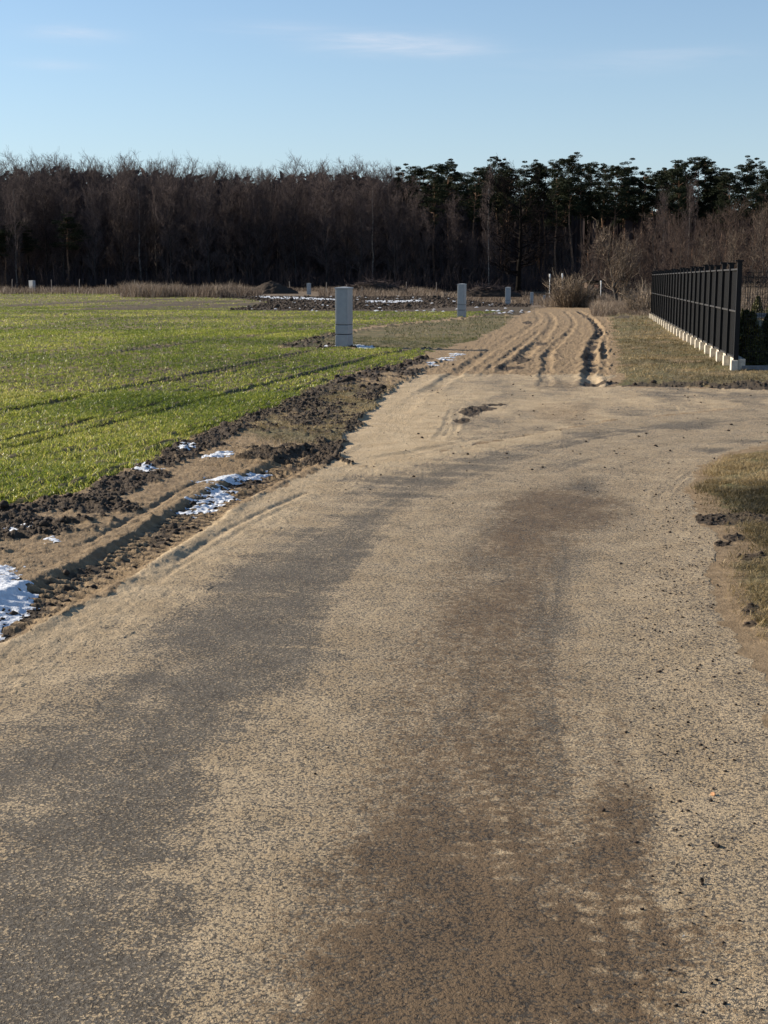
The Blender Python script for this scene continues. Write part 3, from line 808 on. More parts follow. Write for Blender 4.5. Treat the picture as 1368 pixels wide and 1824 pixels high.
for k in range(210):
    v = 880 + 940 * random.random() ** 1.2
    u = random.gauss(1215, 55) + (v - 1200) * .03
    if u > 1366: continue
    place_clod(u, v, random.uniform(2.2, 4.6), 'dark crumb of soil lying loose on the sandy road', pl)
oc = place_clod(1271, 1414, 11, 'orange brown pebble with a short shadow on the right of the road', None, mesh=CLODS[0].copy())
oc.name = 'pebble'; oc['category'] = 'pebble'; oc.data.materials[0] = M_ORANGE
oc = place_clod(1250, 1571, 9, 'upright dark clod casting a long thin shadow on the road', None); oc.scale.z *= 2.0
oc.location.z += .008
oc = place_clod(1217, 1664, 9, 'flat white chip of stone on the road', None, mesh=CLODS[1].copy()); oc.name = 'stone_chip'; oc['category'] = 'stone'; oc.data.materials[0] = M_WHITE; oc.scale.z *= .3; oc.scale.y *= .4

def loose_clods():
    """crumbly soil over the dark banks"""
    import bmesh
    bm = bmesh.new(); bmesh.ops.create_icosphere(bm, subdivisions=1, radius=1.0)
    bv = np.array([v.co[:] for v in bm.verts]); bf = np.array([[v.index for v in f.verts] for f in bm.faces]); bm.free()
    P = []
    for (n, y0, y1, k0, k1, s0) in ((34000, 6.5, 20, -.32, .06, .0085), (16000, 18, 45, -.14, .36, .022), (26000, 85, 150, -.15, .12, .042), (9000, 5, 12, .15, .34, .007)):
        X, Y = scatter(n, y0, y1, k0, k1, 2.0); r = look(X, Y)
        k = (r['soil'] > .55) & r['verge'] & (rng.uniform(0, 1, n) < .8)
        P.append(np.stack([X[k], Y[k], r['z'][k], s0 * rng.lognormal(0, .5, k.sum())], 1))
    X, Y = scatter(5000, 3, 12, .12, .34, 2.0); r = look(X, Y); k = r['inroad'] & (rng.uniform(0, 1, 5000) < np.clip(blob(r['U'], r['V'], 1230, 1200, 110, 420), 0, 1) ) 
    P.append(np.stack([X[k], Y[k], r['z'][k], .0035 * rng.lognormal(0, .4, k.sum())], 1))
    X, Y = scatter(6000, 10, 32, -.1, .34, 2.0); r = look(X, Y); k = (r['intrack'] | r['inroad']) & (rng.uniform(0, 1, 6000) < .22)
    P.append(np.stack([X[k], Y[k], r['z'][k], .007 * rng.lognormal(0, .5, k.sum())], 1))
    P = np.concatenate(P); n = len(P)
    v = bv[None] * P[:, 3][:, None, None] * rng.uniform(.65, 1.3, (n, len(bv), 1)) * rng.uniform(.7, 1.3, (n, 1, 3))
    a = rng.uniform(0, 6.28, n); c, s_ = np.cos(a)[:, None], np.sin(a)[:, None]
    vx = v[:, :, 0] * c - v[:, :, 1] * s_; vy = v[:, :, 0] * s_ + v[:, :, 1] * c
    V = np.stack([vx + P[:, 0:1], vy + P[:, 1:2], v[:, :, 2] * .8 + P[:, 2:3] + P[:, 3:4] * .2], -1).reshape(-1, 3)
    F = (np.arange(n)[:, None, None] * len(bv) + bf[None]).reshape(-1, 3)
    link('soil_crumbs', mesh_np('soil_crumbs', V, None, F), M_SOILC, kind='stuff', label='loose dark crumbs of earth on the churned verges', category='soil')
loose_clods()

# ---------------------------------------------------------------- grey utility cabinets
CABG = 'grey utility cabinets in a line along the dirt track'
def cabinet(u, v, dist, z, h, label, w=.32, dp=.43, rot=-16, base_to=None):
    x = (u - 684) / FPX * dist
    root = link('utility_cabinet', None, loc=(x, dist, z), rot=(0, 0, R(rot)), label=label, category='utility cabinet')
    root['group'] = CABG
    b = MB(); b.box(-w / 2, w / 2, -dp / 2, dp / 2, h * .375, h - .035); b.build('body', M_CAB, root, bevel=.006)
    b = MB(); b.box(-w / 2 - .002, w / 2 + .002, -dp / 2 - .002, dp / 2 + .002, -.25, h * .20); b.build('base', M_CAB, root, bevel=.006)
    b = MB(); b.box(-w / 2 - .001, w / 2 + .001, -dp / 2 - .001, dp / 2 + .001, h * .215, h * .362); b.build('lower_compartment', M_CAB, root, bevel=.006)
    b = MB(); b.box(-w / 2 + .015, w / 2 - .015, -dp / 2 + .015, dp / 2 - .015, h * .19, h * .39); b.build('joint', M_CABG, root)
    b = MB(); b.add([(-w / 2 - .018, -dp / 2 - .018, h - .035), (w / 2 + .018, -dp / 2 - .018, h - .035), (w / 2 + .018, dp / 2 + .018, h - .035), (-w / 2 - .018, dp / 2 + .018, h - .035),
           (-w / 2 - .012, -dp / 2 - .012, h - .008), (w / 2 + .012, -dp / 2 - .012, h - .008), (w / 2 + .012, dp / 2 + .012, h - .008), (-w / 2 - .012, dp / 2 + .012, h - .008), (0, -dp * .2, h + .012), (0, dp * .2, h + .012)],
          [(0, 3, 2, 1), (0, 1, 5, 4), (1, 2, 6, 5), (2, 3, 7, 6), (3, 0, 4, 7), (4, 5, 8), (5, 6, 9, 8), (6, 7, 9), (7, 4, 8, 9)])
    b.build('roof', M_CAB, root)
    d = MB(); d.box(-w / 2 + .03, w / 2 - .03, -dp / 2 - .007, -dp / 2 + .004, h * .40, h - .07); dd = d.build('door', M_CAB, root, bevel=.003)
    d = MB(); d.box(w / 2 - .065, w / 2 - .045, -dp / 2 - .014, -dp / 2 - .006, h * .64, h * .67); d.build('handle', M_CAB, dd)
    return root
cabinet(613.5, 618, 33.9, surf(-1.0, 33.9), 1.46, 'tall grey cabinet nearest the camera, casting a long shadow on the grass')
cabinet(821, 563, 61.8, surf(3.5, 61.8) - .02, 1.48, 'second grey cabinet from the camera, left of where the track bends')
cabinet(902, 547, 97, -.32, 1.45, 'third grey cabinet from the camera, mid sized and in front of the big bare oak')
cabinet(944, 545, 139, -1.08, 1.45, 'fourth grey cabinet, its foot hidden by the dip left of the bare bush', rot=-10)
cabinet(966, 543, 168, -1.72, 1.45, 'smallest grey cabinet of the line, right beside the bare bush', rot=-10)
cabinet(552, 527, 150, -.15, 1.40, 'small far grey cabinet standing alone on the snow strip', rot=-14, w=.36)
cabinet(66, 513, 190, .15, 1.35, 'far pale cabinet alone beside the reeds on the far left', w=.75, dp=.5, rot=-30)

# ---------------------------------------------------------------- black fence on the right
FA = np.array([(1309 - 684) / 165 * CAM_H, 2400 / 165 * CAM_H])      # near corner
FB = np.array([(1156 - 684) / 70 * CAM_H, 2400 / 70 * CAM_H])        # far corner
FLEN = float(np.hypot(*(FB - FA))); fd = (FB - FA) / FLEN; fn = np.array([-fd[1], fd[0]])      # fn points to the track
FANG = math.atan2(fd[1], fd[0])
NB = 24; BAY = FLEN / NB
def fence_line():
    """built along +x from the near corner, +y is the track side"""
    root = link('metal_fence', None, loc=(FA[0], FA[1], .02), rot=(0, 0, FANG), label='long black metal fence with solid panels beside the dry verge', category='fence')
    TOP, BOT = 1.86, .27
    plinth = MB(); plinth.box(0, FLEN, -.16, -.02, -.35, .24); plinth.build('plinth', M_CONC, root)
    for i in range(NB + 1):
        x = i * BAY
        p = MB()
        hgt = TOP + (.13 if i == 0 else .08 + .02 * ((i * 7) % 3))
        p.box(x - .03, x + .03, -.03, .055, .1, hgt); p.box(x - .045, x + .045, -.05, .095, hgt, hgt + .03)
        for zz in (.46, 1.02, 1.45): p.box(x - .040, x - .034, -.005, .012, zz, zz + .03)
        p.build('post', M_BLACK, root)
        q = MB(); q.box(x - .09, x + .14, -.02, .10, -.35, .22 + .004 * (i % 3)); q.build('pier', M_CONC, root, bevel=.008)
    for i in range(NB):
        x0 = i * BAY + .04; x1 = (i + 1) * BAY - .04
        b = MB(); b.box(x0, x1, -.020, -.012, BOT, TOP - .02)
        nr = 12
        for k in range(nr):                     # upright folds of the sheet
            xa = x0 + (x1 - x0) * (k + .25) / nr; xb = x0 + (x1 - x0) * (k + .75) / nr
            b.box(xa, xb, -.012, .004, BOT + .01, TOP - .03)
        pan = b.build('panel', M_BLACK, root)
        for zz in (BOT - .03, 1.08, TOP - .02):
            r_ = MB(); r_.box(x0, x1, -.025, .034, zz, zz + .03); r_.build('rail', M_RAIL, root)
fence_line()

def mesh_panel(root, x0, x1, z0, z1, nw, rails=True):
    b = MB()
    for k in range(nw + 1):
        x = x0 + (x1 - x0) * k / nw; b.box(x - .0035, x + .0035, -.0035, .0035, z0, z1)
    for zz in (z0 + .04, z0 + .22, z0 + .50, z0 + (z1 - z0) * .48, z0 + (z1 - z0) * .52, z1 - .50, z1 - .30, z1 - .13, z1 - .04):
        b.box(x0, x1, -.011, -.0036, zz - .005, zz + .005)
    b.build('wire_panel', M_BLACK, root)
def side_fence(loc, ang, label, n, L, top, zb, plinth_h, nw, mat):
    root = link('mesh_fence', None, loc=loc, rot=(0, 0, ang), label=label, category='fence')
    b = MB(); b.box(.04, n * L, -.05, .05, -.4, plinth_h); b.build('plinth', mat, root)
    for i in range(n):
        mesh_panel(root, i * L + .05, (i + 1) * L - .03, plinth_h + .04, top, nw)
        p = MB(); p.box((i + 1) * L - .025, (i + 1) * L + .035, -.03, .03, plinth_h - .1, top + .06); p.build('post', M_BLACK, root)
side_fence((FA[0] + .06, FA[1] + .02, .02), R(1.0), 'black wire mesh fence running off to the right from the near fence corner', 4, 1.1 * .98, 1.84, 0, .12, 22, M_CONC_SHADE)
side_fence((FB[0], FB[1], .0), R(0), 'farther black wire mesh fence at the back of the garden behind the hedge', 8, 2.5, 1.86, 0, .27, 50, M_CONC_SHADE)

# ---------------------------------------------------------------- leaf clusters, trees
def leaf_quads(centers, size, flat=0.0, jitter=1.0):
    """small quads at the given centres with random facing"""
    n = len(centers)
    a = rng.normal(0, 1, (n, 3)); a /= np.linalg.norm(a, axis=1)[:, None]
    b = rng.normal(0, 1, (n, 3)); b -= (a * b).sum(1)[:, None] * a; b /= np.linalg.norm(b, axis=1)[:, None]
    sz = (size * rng.uniform(.6, 1.4, n))[:, None]
    c = np.asarray(centers)
    V = np.stack([c - a * sz - b * sz * .25, c + a * sz * .2 - b * sz * .4, c + a * sz, c - a * sz * .1 + b * sz * .4], 1)
    return V.reshape(-1, 3), np.arange(n * 4).reshape(-1, 4)

class Twigs:
    """thin three sided tapering sticks gathered into one mesh"""
    def __init__(s): s.A = []; s.B = []; s.r0 = []; s.r1 = []; s.t = []
    def seg(s, a, b, r0, r1, t=.5): s.A.append(tuple(a)); s.B.append(tuple(b)); s.r0.append(r0); s.r1.append(r1); s.t.append(t)
    def mesh(s, name, sides=3):
        A = np.array(s.A); B = np.array(s.B); n = len(A)
        d = B - A; d /= (np.linalg.norm(d, axis=1)[:, None] + 1e-9)
        h = np.where(np.abs(d[:, 2:3]) < .9, np.array([[0, 0, 1.]]), np.array([[1., 0, 0]]))
        u = np.cross(d, h); u /= np.linalg.norm(u, axis=1)[:, None]; w = np.cross(d, u)
        th = np.arange(sides) * 2 * math.pi / sides
        ring = u[:, None] * np.cos(th)[None, :, None] + w[:, None] * np.sin(th)[None, :, None]
        V = np.concatenate([A[:, None] + ring * np.array(s.r0)[:, None, None], B[:, None] + ring * np.array(s.r1)[:, None, None]], 1).reshape(-1, 3)
        b = np.arange(n)[:, None] * 2 * sides
        F = np.concatenate([b + np.array([k, (k + 1) % sides, sides + (k + 1) % sides, sides + k]) for k in range(sides)])
        return mesh_np(name, V, F, None, dict(tint=np.repeat(np.array(s.t), 2 * sides)))

def rvec(rr, s=1.0): return Vector((rr.gauss(0, s), rr.gauss(0, s), rr.gauss(0, s)))

def bare_tree(seed, H=20.0, r0=.20, low=.32, spread=.20, n1=46, n2=7, n3=5, tw=.022, up=.9, lean=0.0, wob=.18):
    """trunk and crown meshes of a leafless tree standing at the origin"""
    rr = random.Random(seed)
    tr = MB(); N = 12; pts = []; rad = []
    x = y = 0.0
    for i in range(N + 1):
        t = i / N
        if i: x += rr.gauss(0, wob) + lean; y += rr.gauss(0, wob)
        pts.append(Vector((x, y, H * t - (.4 if i == 0 else 0)))); rad.append(r0 * (1.25 if i == 0 else 1) * (1 - t) ** .8 + .02)
    tr.tube(pts, rad, 7)
    T = Twigs()
    def at(t):
        q = t * N; i = min(int(q), N - 1); f = q - i
        return pts[i].lerp(pts[i + 1], f), rad[i] * (1 - f) + rad[i + 1] * f
    def branch(p, d, L, r, lvl):
        n = (5, 3, 2)[lvl]; cur = p.copy(); dd = d.normalized(); nodes = [cur.copy()]
        for i in range(n):
            dd = (dd + rvec(rr, .16) + Vector((0, 0, .10))).normalized()
            nx = cur + dd * L / n
            T.seg(cur, nx, r * (1 - i / n) + tw * .45, r * (1 - (i + 1) / n) + tw * .45, rr.random())
            cur = nx; nodes.append(cur.copy())
        if lvl < 2:
            for k in range((n2, n3)[lvl]):
                f = rr.uniform(.2, 1.0) * n; i = min(int(f), n - 1)
                q = nodes[i].lerp(nodes[i + 1], f - i)
                ax = dd.cross(rvec(rr)).normalized()
                nd = (dd * rr.uniform(.5, 1.0) + ax * rr.uniform(.5, 1.0) + Vector((0, 0, .25)))
                branch(q, nd, L * rr.uniform(.32, .6), r * .45, lvl + 1)
    for k in range(n1):
        t = low + (1 - low) * (k + rr.random()) / n1
        p, r = at(min(t, .995)); a = rr.uniform(0, 2 * math.pi)
        prof = math.sin(math.pi * min(1, (t - low) / (1 - low) * .58 + .25)) ** .8
        L = H * spread * (.35 + .85 * prof) * rr.uniform(.7, 1.2)
        branch(p, Vector((math.cos(a), math.sin(a), up * (.4 + t))), L, r * .42, 0)
    return tr.mesh('trunk', True), T.mesh('crown')

def pine_tree(seed, H=22.0, r0=.22, low=.52, spread=.13, n=34, lean=0.0):
    rr = random.Random(seed)
    tr = MB(); N = 10; pts = []; rad = []; x = y = 0.0
    for i in range(N + 1):
        t = i / N
        if i: x += rr.gauss(0, .16) + lean * t; y += rr.gauss(0, .16)
        pts.append(Vector((x, y, H * t - (.4 if i == 0 else 0)))); rad.append(r0 * (1 - .85 * t) * (1.2 if i == 0 else 1))
    tr.tube(pts, rad, 7)
    cen = []
    for k in range(n):
        t = low + (1 - low) * (k + rr.random()) / n
        q = min(t, .995) * N; i = min(int(q), N - 1); p = pts[i].lerp(pts[i + 1], q - i)
        a = rr.uniform(0, 2 * math.pi); s_ = (t - low) / (1 - low)
        L = H * spread * (1.05 - .72 * s_ ** 1.6) * rr.uniform(.35, 1.15) * (.55 + .45 * min(1, s_ * 4))
        d = Vector((math.cos(a), math.sin(a), rr.uniform(.15, .9)))
        e = p + d * L
        tr.tube([p, p + d * L * .5 + Vector((0, 0, -.1)), e], [.07 * (1 - s_ * .5), .045, .02], 4, False)
        for m in range(rr.randint(2, 5)):
            c = p.lerp(e, rr.uniform(.55, 1.1)) + rvec(rr, .42)
            R_ = rr.uniform(.4, .95) * (1.15 - .45 * s_)
            w = rng.normal(0, 1, (150, 3)); w /= np.linalg.norm(w, axis=1)[:, None]
            w *= rng.uniform(.3, 1, (150, 1)) ** .5
            cen.append(np.array(c) + w * np.array([R_ * 1.15, R_ * 1.15, R_ * .5]))
    cen = np.concatenate(cen)
    V, F = leaf_quads(cen, .105)
    tint = np.repeat(rng.uniform(0, 1, len(cen)), 4)
    return tr.mesh('trunk', True), mesh_np('crown', V, F, None, dict(tint=tint))

def put_tree(name, pair, mats, x, y, z, h, label, cat, group, H, rot=None, wx=1.0):
    s_ = h / H
    root = link(name, None, loc=(x, y, z), rot=(0, 0, rot if rot is not None else random.uniform(0, 6.283)), scale=(s_ * wx, s_ * wx, s_), label=label, category=cat)
    if group: root['group'] = group
    for nm, me, mt in (('trunk', pair[0], mats[0]), ('crown', pair[1], mats[1])):
        o = link(nm, me, mt, root)
        o.material_slots[0].link = 'OBJECT'; o.material_slots[0].material = mt
    return root

def top_of(u, tab):
    return float(np.interp(u, [a for a, b in tab], [b for a, b in tab]))
SKYL = [(-300, 300), (0, 289), (60, 280), (110, 278), (150, 281), (200, 284), (260, 281), (310, 287), (340, 286), (400, 291), (450, 298), (490, 295), (530, 289), (580, 287), (640, 287), (690, 299), (720, 303), (760, 310), (820, 325), (900, 335), (1000, 345), (1100, 350), (1400, 350), (1700, 350)]
def z_for(u, v, d):
    a, e = az_el(u, v); x = (u - 684) / FPX * d
    return CAM_H + math.tan(e) * math.hypot(x, d)
ALD = [bare_tree(100 + i, n1=54 + 3 * (i % 3), n2=8, low=.16, r0=.16, wob=.08, spread=(.14, .17, .19)[i % 3], tw=.026) for i in range(8)]
YOUNG = [bare_tree(200 + i, H=10, r0=.09, low=.10, spread=(.18, .24, .30, .22)[i], n1=(22, 30, 26, 34)[i], n2=6, n3=5, tw=.016) for i in range(4)]
PINES = [pine_tree(300 + i, spread=(.12, .15, .17)[i % 3], low=(.55, .64, .58)[i % 3], n=(28, 30, 34)[i % 3], lean=.12 * (i % 2)) for i in range(9)]
AG = 'bare trees of the wood edge'; PG = 'tall pines of the wood'
AL = ['bare dark tree in the leafless wood behind the field']
def forest():
    n = 0
    # leafless alders, left three fifths of the wood, in depth
    rows = [(212, 36), (219, 36), (227, 38), (236, 38), (246, 40)]
    for d0, cnt in rows:
        for k in range(cnt):
            u = -150 + (1010 + 150) * (k + random.uniform(.05, .95)) / cnt
            d = d0 + random.uniform(-3.5, 3.5)
            if u > 880 and d0 < 225: continue
            v = top_of(u, SKYL) + (random.gauss(34, 4) if d0 > 220 else random.uniform(40, 80)) + (40 if u > 830 else 0)
            h = z_for(u, v, d)
            put_tree('bare_tree', ALD[(n * 5 + k) % len(ALD)], (M_BIRCH if u < 800 and random.random() < .05 else M_BARK, M_TWIG), (u - 684) / FPX * d, d, 0, h, AL[0], 'tree', AG, 20.0, wx=random.uniform(.8, 1.15)); n += 1
    tops = [(727, 306), (745, 300), (772, 304), (800, 294), (835, 303), (856, 302), (882, 289), (903, 306), (925, 302), (948, 300), (962, 296), (985, 300), (1014, 283), (1030, 298), (1046, 296), (1066, 301), (1086, 301), (1110, 296), (1146, 313), (1172, 305), (1188, 293),
            (1205, 301), (1228, 284), (1248, 287), (1265, 310), (1285, 316), (1318, 292), (1334, 297), (1352, 308), (1385, 292), (1420, 300), (1460, 290)]
    for i, (u, v) in enumerate(tops):
        d = 228 + random.uniform(-9, 9)
        put_tree('pine_tree', PINES[(i * 4 + 1) % 9], (M_PBARK, M_NEEDLE), (u - 684) / FPX * d, d, 0, z_for(u, v, d) , 'tall pine with a dark layered crown on the wood skyline', 'tree', PG, 22.0, wx=random.uniform(.95, 1.2))
    for i in range(54):
        u = random.uniform(760, 1500); d = random.uniform(232, 268); v = random.uniform(312, 365)
        put_tree('pine_tree', PINES[(i * 4 + 1) % 9], (M_PBARK, M_NEEDLE), (u - 684) / FPX * d, d, 0, z_for(u, v, d), 'shorter pine filling the wood below the skyline', 'tree', 'shorter pines inside the wood', 22.0, wx=random.uniform(.9, 1.25))
    for i in range(10):
        u = random.uniform(-120, 220); d = random.uniform(206, 212); v = random.uniform(385, 430)
        put_tree('pine_tree', PINES[(i * 4 + 1) % 9], (M_PBARK, M_NEEDLE), (u - 684) / FPX * d, d, 0, z_for(u, v, d), 'low dark conifer at the left foot of the leafless wood', 'tree', 'low conifers at the left', 22.0, wx=1.9)
    # young bare growth in front of the pines
    for i in range(50):
        u = 1030 + 490 * (i + random.random()) / 50; d = random.uniform(150, 200)
        v = random.uniform(392, 455) + max(0, 1160 - u) * .25 - max(0, (u - 1240)) * .25
        if d < 170: v = max(v, 400)
        put_tree('young_tree', YOUNG[i % 4], (M_BARK, M_TWIGB), (u - 684) / FPX * d, d, -.1, z_for(u, v, d), 'young reddish brown bare tree in front of the pines', 'tree', 'young bare trees below the pines', 10.0, wx=random.uniform(.9, 1.3))
    # a few pale birches that show
    for (u, v, d) in ((868, 318, 209), (40, 335, 205), (1215, 345, 210), (1173, 360, 206)):
        put_tree('birch_tree', ALD[int(u) % 7], (M_BIRCH, M_TWIG), (u - 684) / FPX * d, d, 0, z_for(u, v, d),
                 {868: 'pale birch with a whitish crown left of the pines', 40: 'pale barked birch at the far left of the wood', 1215: 'pale trunked birch below the tallest right pines', 1173: 'slim pale trunked birch between young bare trees'}[u], 'tree', None, 20.0, wx=.6)
forest()

# dense far mass of stems and twigs behind the separate trees, so that no sky shows low in the wood
def far_wood():
    n = 40000
    X = rng.uniform(-95, 110, n); Y = rng.uniform(262, 300, n)
    U = 684 + FPX * X / Y
    top = np.interp(U, [a for a, b in SKYL], [b for a, b in SKYL]) + np.where(U > 700, 22, 26)
    Zt = CAM_H + (497 - top) / FPX * Y * .99
    zc = rng.uniform(0, 1, n) ** 1.3 * Zt * rng.uniform(.9, 1.0, n)
    V1, F1 = leaf_quads(np.stack([X, Y, zc], 1), 1.1)
    t1 = np.repeat(rng.uniform(0, 1, n), 4)
    m = 2600
    x = rng.uniform(-95, 110, m); y = rng.uniform(236, 290, m); w = rng.uniform(.10, .22, m)
    h = np.interp(684 + FPX * x / y, [a for a, b in SKYL], [CAM_H + (497 - b - 45) / FPX * 250 for a, b in SKYL])
    q = np.stack([np.stack([x - w, y, np.zeros(m)], 1), np.stack([x + w, y + .1, np.zeros(m)], 1), np.stack([x + w * .5 + rng.normal(0, .4, m), y, h], 1), np.stack([x - w * .5, y, h], 1)], 1).reshape(-1, 3)
    F2 = np.arange(m * 4).reshape(-1, 4) + len(V1)
    me = mesh_np('far_wood', np.concatenate([V1, q]), np.concatenate([F1, F2]), None, dict(tint=np.concatenate([t1, np.repeat(rng.uniform(.2, 1, m), 4)])))
    link('far_wood', me, M_WOODM, kind='stuff', label='dense dark depth of the wood behind the front trees', category='wood')
far_wood()

def undergrowth():
    T = Twigs(); rr = random.Random(9)
    for i in range(5200):
        u = rr.uniform(-150, 1500); d = rr.uniform(200, 225); x = (u - 684) / FPX * d
        h = rr.uniform(.6, 4.5) * (1.3 if rr.random() < .2 else 1)
        a = Vector((x, d, -.2)); b = a + Vector((rr.gauss(0, .35), rr.gauss(0, .35), h * .6)); c = b + Vector((rr.gauss(0, .5), rr.gauss(0, .5), h * .4))
        t = rr.random() * .5; T.seg(a, b, .035, .025, t); T.seg(b, c, .025, .012, t)
        for k in range(4):
            q = a.lerp(b, rr.random()).lerp(c, rr.random() * .6); T.seg(q, q + Vector((rr.gauss(0, .5), rr.gauss(0, .5), rr.uniform(.2, .9))), .018, .010, rr.random() * .7)
    link('undergrowth', T.mesh('undergrowth'), M_WOODM, kind='stuff', label='thin bare saplings and twigs along the foot of the wood', category='undergrowth')
undergrowth()

# ---------------------------------------------------------------- reeds and dry weeds
def reed_band(name, spec, label, cat, mat=None, seed=0):
    parts = []
    for (n, u0, u1, d0, d1, h0, h1, w) in spec:
        U = rng.uniform(u0, u1, n); D = rng.uniform(d0, d1, n); X = (U - 684) / FPX * D
        clump = fbm(X * .55 + seed, D * .25, 180 + seed, 3)
        h = h0 + (h1 - h0) * np.clip((clump - .25) * 2, 0, 1) * rng.uniform(.5, 1.1, n)
        k = rng.uniform(0, 1, n) < np.clip((clump - .22) * 3.5, .08, 1)
        tint = np.clip(clump + .1 * (seed > 0) + rng.normal(0, .26, n), 0, 1)
        z = macro(X, D)
        parts.append([a[k] for a in (X, D, z, h, w * rng.uniform(.6, 1.4, n), rng.uniform(.05, 1.3, n), tint)])
    blades(name, mat or M_REED, *[np.concatenate(c) for c in zip(*parts)], label=label, category=cat)
reed_band('dry_reeds', [(15000, -350, 420, 150, 190, .3, 1.25, .035), (9000, 220, 440, 132, 150, .4, 1.8, .035), (4000, 400, 470, 140, 165, .3, 1.2, .03), (9000, 570, 960, 135, 185, .25, 1.0, .035), (9000, 380, 1100, 185, 203, .3, 1.0, .04)],
          'band of dry pinkish brown reeds between the field and the wood', 'reeds')
reed_band('dry_weeds', [(7000, 960, 1160, 84, 120, .2, 1.0, .02), (14000, 1130, 1600, 66, 150, .6, 2.2, .025), (9000, 1050, 1170, 62, 84, .15, .75, .014), (5000, 980, 1080, 84, 100, .4, 1.3, .02)],
          'tangled dry weeds at the end of the track and behind the fence', 'weeds', seed=5)

# ---------------------------------------------------------------- the bare oak, small trees and bush at the end of the track
M_OAK = simple('oak_bark', (.006, .0055, .005), (.014, .012, .011), 3, 1.0, .5, spec=.02, bdist=.05)  # near black: the backlit silhouette is put into the bark colour
M_OTW = leafy('oak_twigs', [(.010, .009, .009), (.022, .018, .018)], 0, 1.0, .0)  # twigs darkened likewise to paint the silhouette
oak = bare_tree(700, H=17, r0=.42, low=.14, spread=.30, n1=34, n2=7, n3=5, tw=.04, up=.2, wob=.12)
d = 196; put_tree('oak_tree', oak, (M_OAK, M_OTW), (920 - 684) / FPX * d, d, -.3, z_for(920, 330, d), 'big dark bare oak with wide low branches behind the third cabinet', 'tree', None, 17.0, rot=.5)
sm = bare_tree(710, H=5, r0=.13, low=.18, spread=.34, n1=24, n2=6, n3=4, tw=.017, up=.7, lean=-.03, wob=.09)
sm2 = bare_tree(711, H=5, r0=.09, low=.18, spread=.30, n1=22, n2=6, n3=4, tw=.017, up=.8, lean=.04, wob=.09)
d = 80
for (u, v, pr, lab) in ((1098, 430, sm, 'tallest small bare tree leaning left at the end of the track'), (1110, 438, sm2, 'slim bare tree right behind the small leaning one'), (1117, 452, sm, 'shortest of the small bare trees left of the fence end')):
    put_tree('small_tree', pr, (M_BARK, M_REED), (u - 684) / FPX * d, d + random.uniform(-.5, 1.5), -.1, z_for(u, v, d), lab, 'tree', None, 5.0, rot=random.uniform(0, 6))
M_BUSH = leafy('pale_dry_twigs', [(.09, .07, .055), (.22, .17, .12), (.42, .33, .24)], .1, .7, .2)
def bare_bush(seed, n, h, r):
    rr = random.Random(seed); T = Twigs()
    for i in range(n):
        a = rr.uniform(0, 6.283); q = r * rr.random() ** .5
        p = Vector((math.cos(a) * q * .5, math.sin(a) * q * .5, -.05)); dd = Vector((math.cos(a) * q / r * .9, math.sin(a) * q / r * .9, 1.3)).normalized(); L = h * rr.uniform(.55, 1.1)
        t = rr.random()
        for k in range(4):
            nx = p + (dd + rvec(rr, .14)).normalized() * L / 4
            T.seg(p, nx, .020 * (1 - k / 5), .020 * (1 - (k + 1) / 5), t)
            for j in range(4):
                e = p.lerp(nx, rr.random()); T.seg(e, e + (dd + rvec(rr, .6)).normalized() * L * rr.uniform(.12, .32), .014, .008, rr.random())
            p = nx
    return T.mesh('bush')
for (u, d, n, h, r, lab) in ((1010, 84, 95, 2.1, 1.0, 'large bare bush with dense pale twigs at the end of the track'), (1040, 84, 60, 1.3, .9, 'lower bare bush just right of the large one'), (1142, 68, 50, 1.5, .8, 'thin dry bush beside the far end of the black fence')):
    x = (u - 684) / FPX * d
    link('bare_bush', bare_bush(u, n, h, r), M_BUSH, loc=(x, d, gz(x, d)), label=lab, category='bush')
for (u, d, v, lab) in ((1245, 115, 440, 'pale twigged bare sapling behind the middle of the fence'), (1290, 112, 432, 'pale twigged bare sapling behind the near end of the fence'), (1350, 120, 395, 'broad bare sapling behind the wire fence at the right edge')):
    put_tree('sapling', YOUNG[u % 4], (M_BARK, M_REED), (u - 684) / FPX * d, d, 0, z_for(u, v, d), lab, 'tree', None, 10.0, wx=.9)

# ---------------------------------------------------------------- garden behind the wire fence
def conifer(seed, h, r, n):
    rr = np.random.default_rng(seed)
    z = rr.uniform(0, 1, n) ** 1.2; th = rr.uniform(0, 6.283, n)
    q = r * (1 - z) ** .7 * rr.uniform(.55, 1.0, n) * (1 + .25 * np.sin(th * 3 + z * 9)) + .015
    V, F = leaf_quads(np.stack([np.cos(th) * q, np.sin(th) * q, z * h + .04], 1), .035)
    c = mesh_np('crown', V, F, None, dict(tint=np.repeat(np.clip(rr.normal(.45, .25, n), 0, 1), 4)))
    t = MB(); t.tube([(0, 0, -.05), (0, 0, h * .4), (0, 0, h * .85)], [.02, .015, .006], 5)
    return t.mesh('trunk'), c
TH = [conifer(i, 1.0, .30, 2600) for i in range(3)]
k = 0
for i in range(9):
    for j in range(2):
        x = FA[0] + .55 + j * .3 + i * .46 + random.uniform(-.05, .05); y = FA[1] + 1.3 + j * 1.6 + random.uniform(-.1, .1)
        put_tree('thuja', TH[k % 3], (M_BARK, M_THUJA), x, y, .02, random.uniform(.86, 1.06), 'young dark green thuja of the hedge just behind the wire fence', 'shrub', 'thujas of the garden hedge', 1.0); k += 1
for (u, d, h, lab) in ((1342, 59, .95, 'small dark cone shaped conifer by the back fence of the garden'), (1362, 59.5, .55, 'lowest round conifer at the right edge by the back fence'), (1316, 58, .45, 'small round conifer close behind the fence corner')):
    put_tree('conifer', TH[1], (M_BARK, M_THUJA), (u - 684) / FPX * d, d, 0, h, lab, 'shrub', None, 1.0, wx=1.1)

